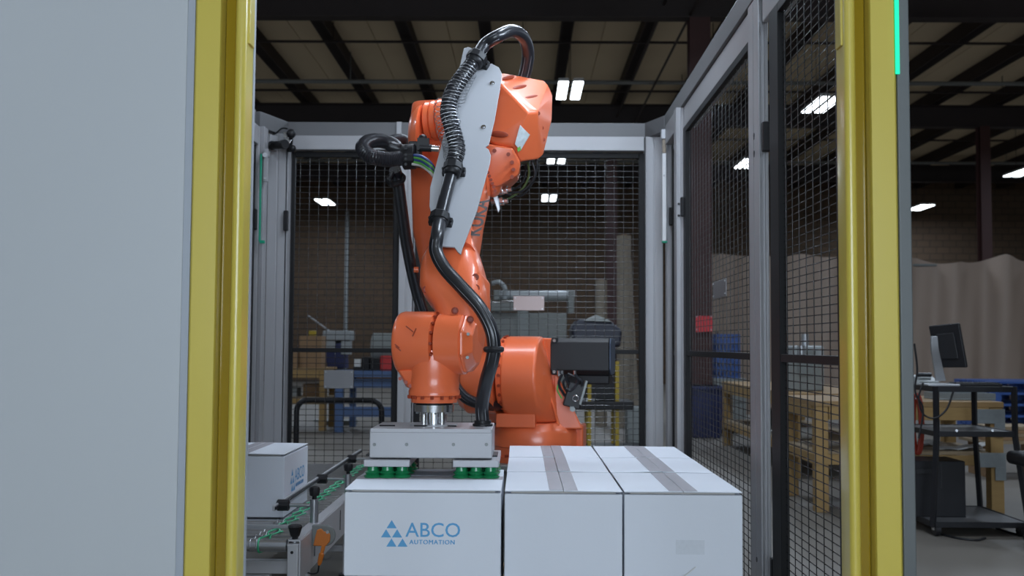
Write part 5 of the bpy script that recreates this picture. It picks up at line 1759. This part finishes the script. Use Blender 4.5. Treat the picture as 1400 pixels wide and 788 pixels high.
for r in range(4):
    for c_ in range(14):
        kb.bx(kx0 + .01 + c_ * (kx1 - kx0 - .02) / 14, kx0 + .007 + (c_ + 1) * (kx1 - kx0 - .02) / 14, 6.67 + r * .03, 6.694 + r * .03, zt1 + .014, zt1 + .02)
kb.build('keys', M_MOTOR, t, kind='stuff', smooth=0)
t = thing('computer_tower', 'black computer tower standing on the bottom shelf of the cart', 'computer', (2.7, 6.85, zb))
tz0, tz1 = zb - .004, ZW(627, 6.7)
MB().bx(XW(1245, 6.7), XW(1317, 6.7), 6.7, 7.0, tz0, tz1).build('case', M_BLACK, t, bevel=.006)
MB().bx(XW(1283, 6.7), XW(1285, 6.7), 6.697, 6.7, tz0 + .18, tz1 - .02).build('vent', M_MOTOR, t)
MB().bx(XW(1250, 6.7), XW(1276, 6.7), 6.694, 6.7, tz1 - .08, tz1 - .05).build('drive_bay', M_MOTOR, t, bevel=.001)
# cables of the computer
for i, (pp, lb) in enumerate((([(1262, 524), (1256, 545), (1262, 566), (1278, 572), (1294, 560), (1304, 534)], 'black cable looping under the top of the cart'), ([(1250, 470), (1254, 505), (1251, 535), (1262, 560), (1256, 600)], 'black cable hanging down the back of the cart'))):
    MB().tube(catmull([W(x, y, 6.52 - .004 * i) for x, y in pp]), .006, 6).build('cable', M_BLACK, label=lb, cat='cable')
fl_ = [(1295, 722), (1310, 738), (1330, 744), (1350, 738)]
MB().tube(catmull([Vector((W(x, y, 6.4).x * 1.0, 6.62 - (y - 722) * .012, .007)) for x, y in fl_]), .007, 6).build('cable', M_BLACK, label='black cable lying on the floor under the cart', cat='cable')
MB().tube(catmull([Vector((XW(1365, 6.7), 6.78, .007)), Vector((XW(1378, 6.6), 6.62, .007)), Vector((XW(1400, 6.5), 6.5, .007)), Vector((XW(1430, 6.4), 6.45, .007))]), .007, 6).build('cable', M_BLACK, label='black cable running off across the floor beside the cart', cat='cable')
t = thing('desk_phone', 'grey desk phone with a black handset behind the monitor on the cart', 'device', (XW(1262, 6.9), 6.9, zt1))
MB().hull([(2.5 + .06, 6.85, zt1 - .004), (2.72, 6.85, zt1 - .004), (2.56, 7.0, zt1 - .004), (2.72, 7.0, zt1 - .004), (2.58, 6.86, zt1 + .02), (2.7, 6.86, zt1 + .02), (2.58, 6.99, zt1 + .06), (2.7, 6.99, zt1 + .06)]).build('body', M_SIDE, t, bevel=.006)
MB().tube([(2.59, 6.93, zt1 + .06), (2.68, 6.93, zt1 + .06)], .014, 8).build('handset', M_BLACK, t)

# stack of blue pallets by the curtain
pz_ = .144
names = ['bottom', 'second', 'third', 'fourth', 'top']
p0x = XW(1352, 13.6)
for k in range(5):
    t = thing('blue_pallet', 'blue plastic pallet in front of the beige curtain, %s one of its stack' % names[k], 'pallet', (p0x + .6, 14.1, k * pz_), 'blue pallets stacked by the curtain')
    jx = random.uniform(-.02, .02)
    for i in range(7):
        y = 13.6 + i * .16
        MB().bx(p0x + jx, p0x + 1.2 + jx, y, y + .11, k * pz_ + .115, k * pz_ + .143).build('deck_board', M_BLUEPL, t, bevel=.002)
    for xx in (0, .53, 1.06):
        for yy in (13.6, 14.05, 14.52):
            MB().bx(p0x + xx + jx, p0x + xx + .14 + jx, yy, yy + .15, k * pz_ + .022, k * pz_ + .115).build('block', M_BLUEPL, t)
        MB().bx(p0x + xx + jx, p0x + xx + .14 + jx, 13.6, 14.67, k * pz_ + .0, k * pz_ + .022).build('runner', M_BLUEPL, t)
# plywood pieces on floor behind bench leg
t = thing('wood_offcut', 'low stack of brown boards on the floor behind the short workbench', 'boards', (XW(1385, 9.4), 9.6, 0))
for k in range(5):
    MB().bx(XW(1340, 9.4) + .03 * k, XW(1440, 9.4) - .02 * k, 9.4 + .02 * k, 9.9, .3 + k * .03, .327 + k * .03).build('board', M_CARTB if k % 2 else M_PLY, t)
for x in (XW(1350, 9.4), XW(1425, 9.4)):
    MB().bx(x, x + .1, 9.45, 9.85, 0, .3).build('bearer', M_CARTB, t)
# office chair at the frame edge
t = thing('office_chair', 'black office chair beside the black cart', 'chair', (XW(1452, 6.1), 6.1, 0))
ox, oy = XW(1452, 6.1), 6.1
MB().box((ox, oy - .2, .95), (.5, .06, .52)).build('backrest', M_BLACK, t, bevel=.05, seg=4)
MB().box((ox, oy + .05, .5), (.44, .44, .08)).build('seat', M_BLACK, t, bevel=.03, seg=3)
MB().tube([(ox, oy - .22, .8), (ox, oy - .24, .6), (ox, oy - .1, .47)], .022, 8).build('back_bracket', M_BLACK, t)
MB().cyl((ox, oy + .05, .12), (ox, oy + .05, .46), .03, n=14).build('gas_spring', M_BLACK, t)
for k in range(5):
    a = 2 * math.pi * k / 5 + .9
    MB().tube([(ox, oy + .05, .12), (ox + .2 * math.cos(a), oy + .05 + .2 * math.sin(a), .08)], .022, 8).build('base_arm', M_BLACK, t)
    MB().ball((ox + .2 * math.cos(a), oy + .05 + .2 * math.sin(a), .032), .032).build('caster', M_BLACK, t)
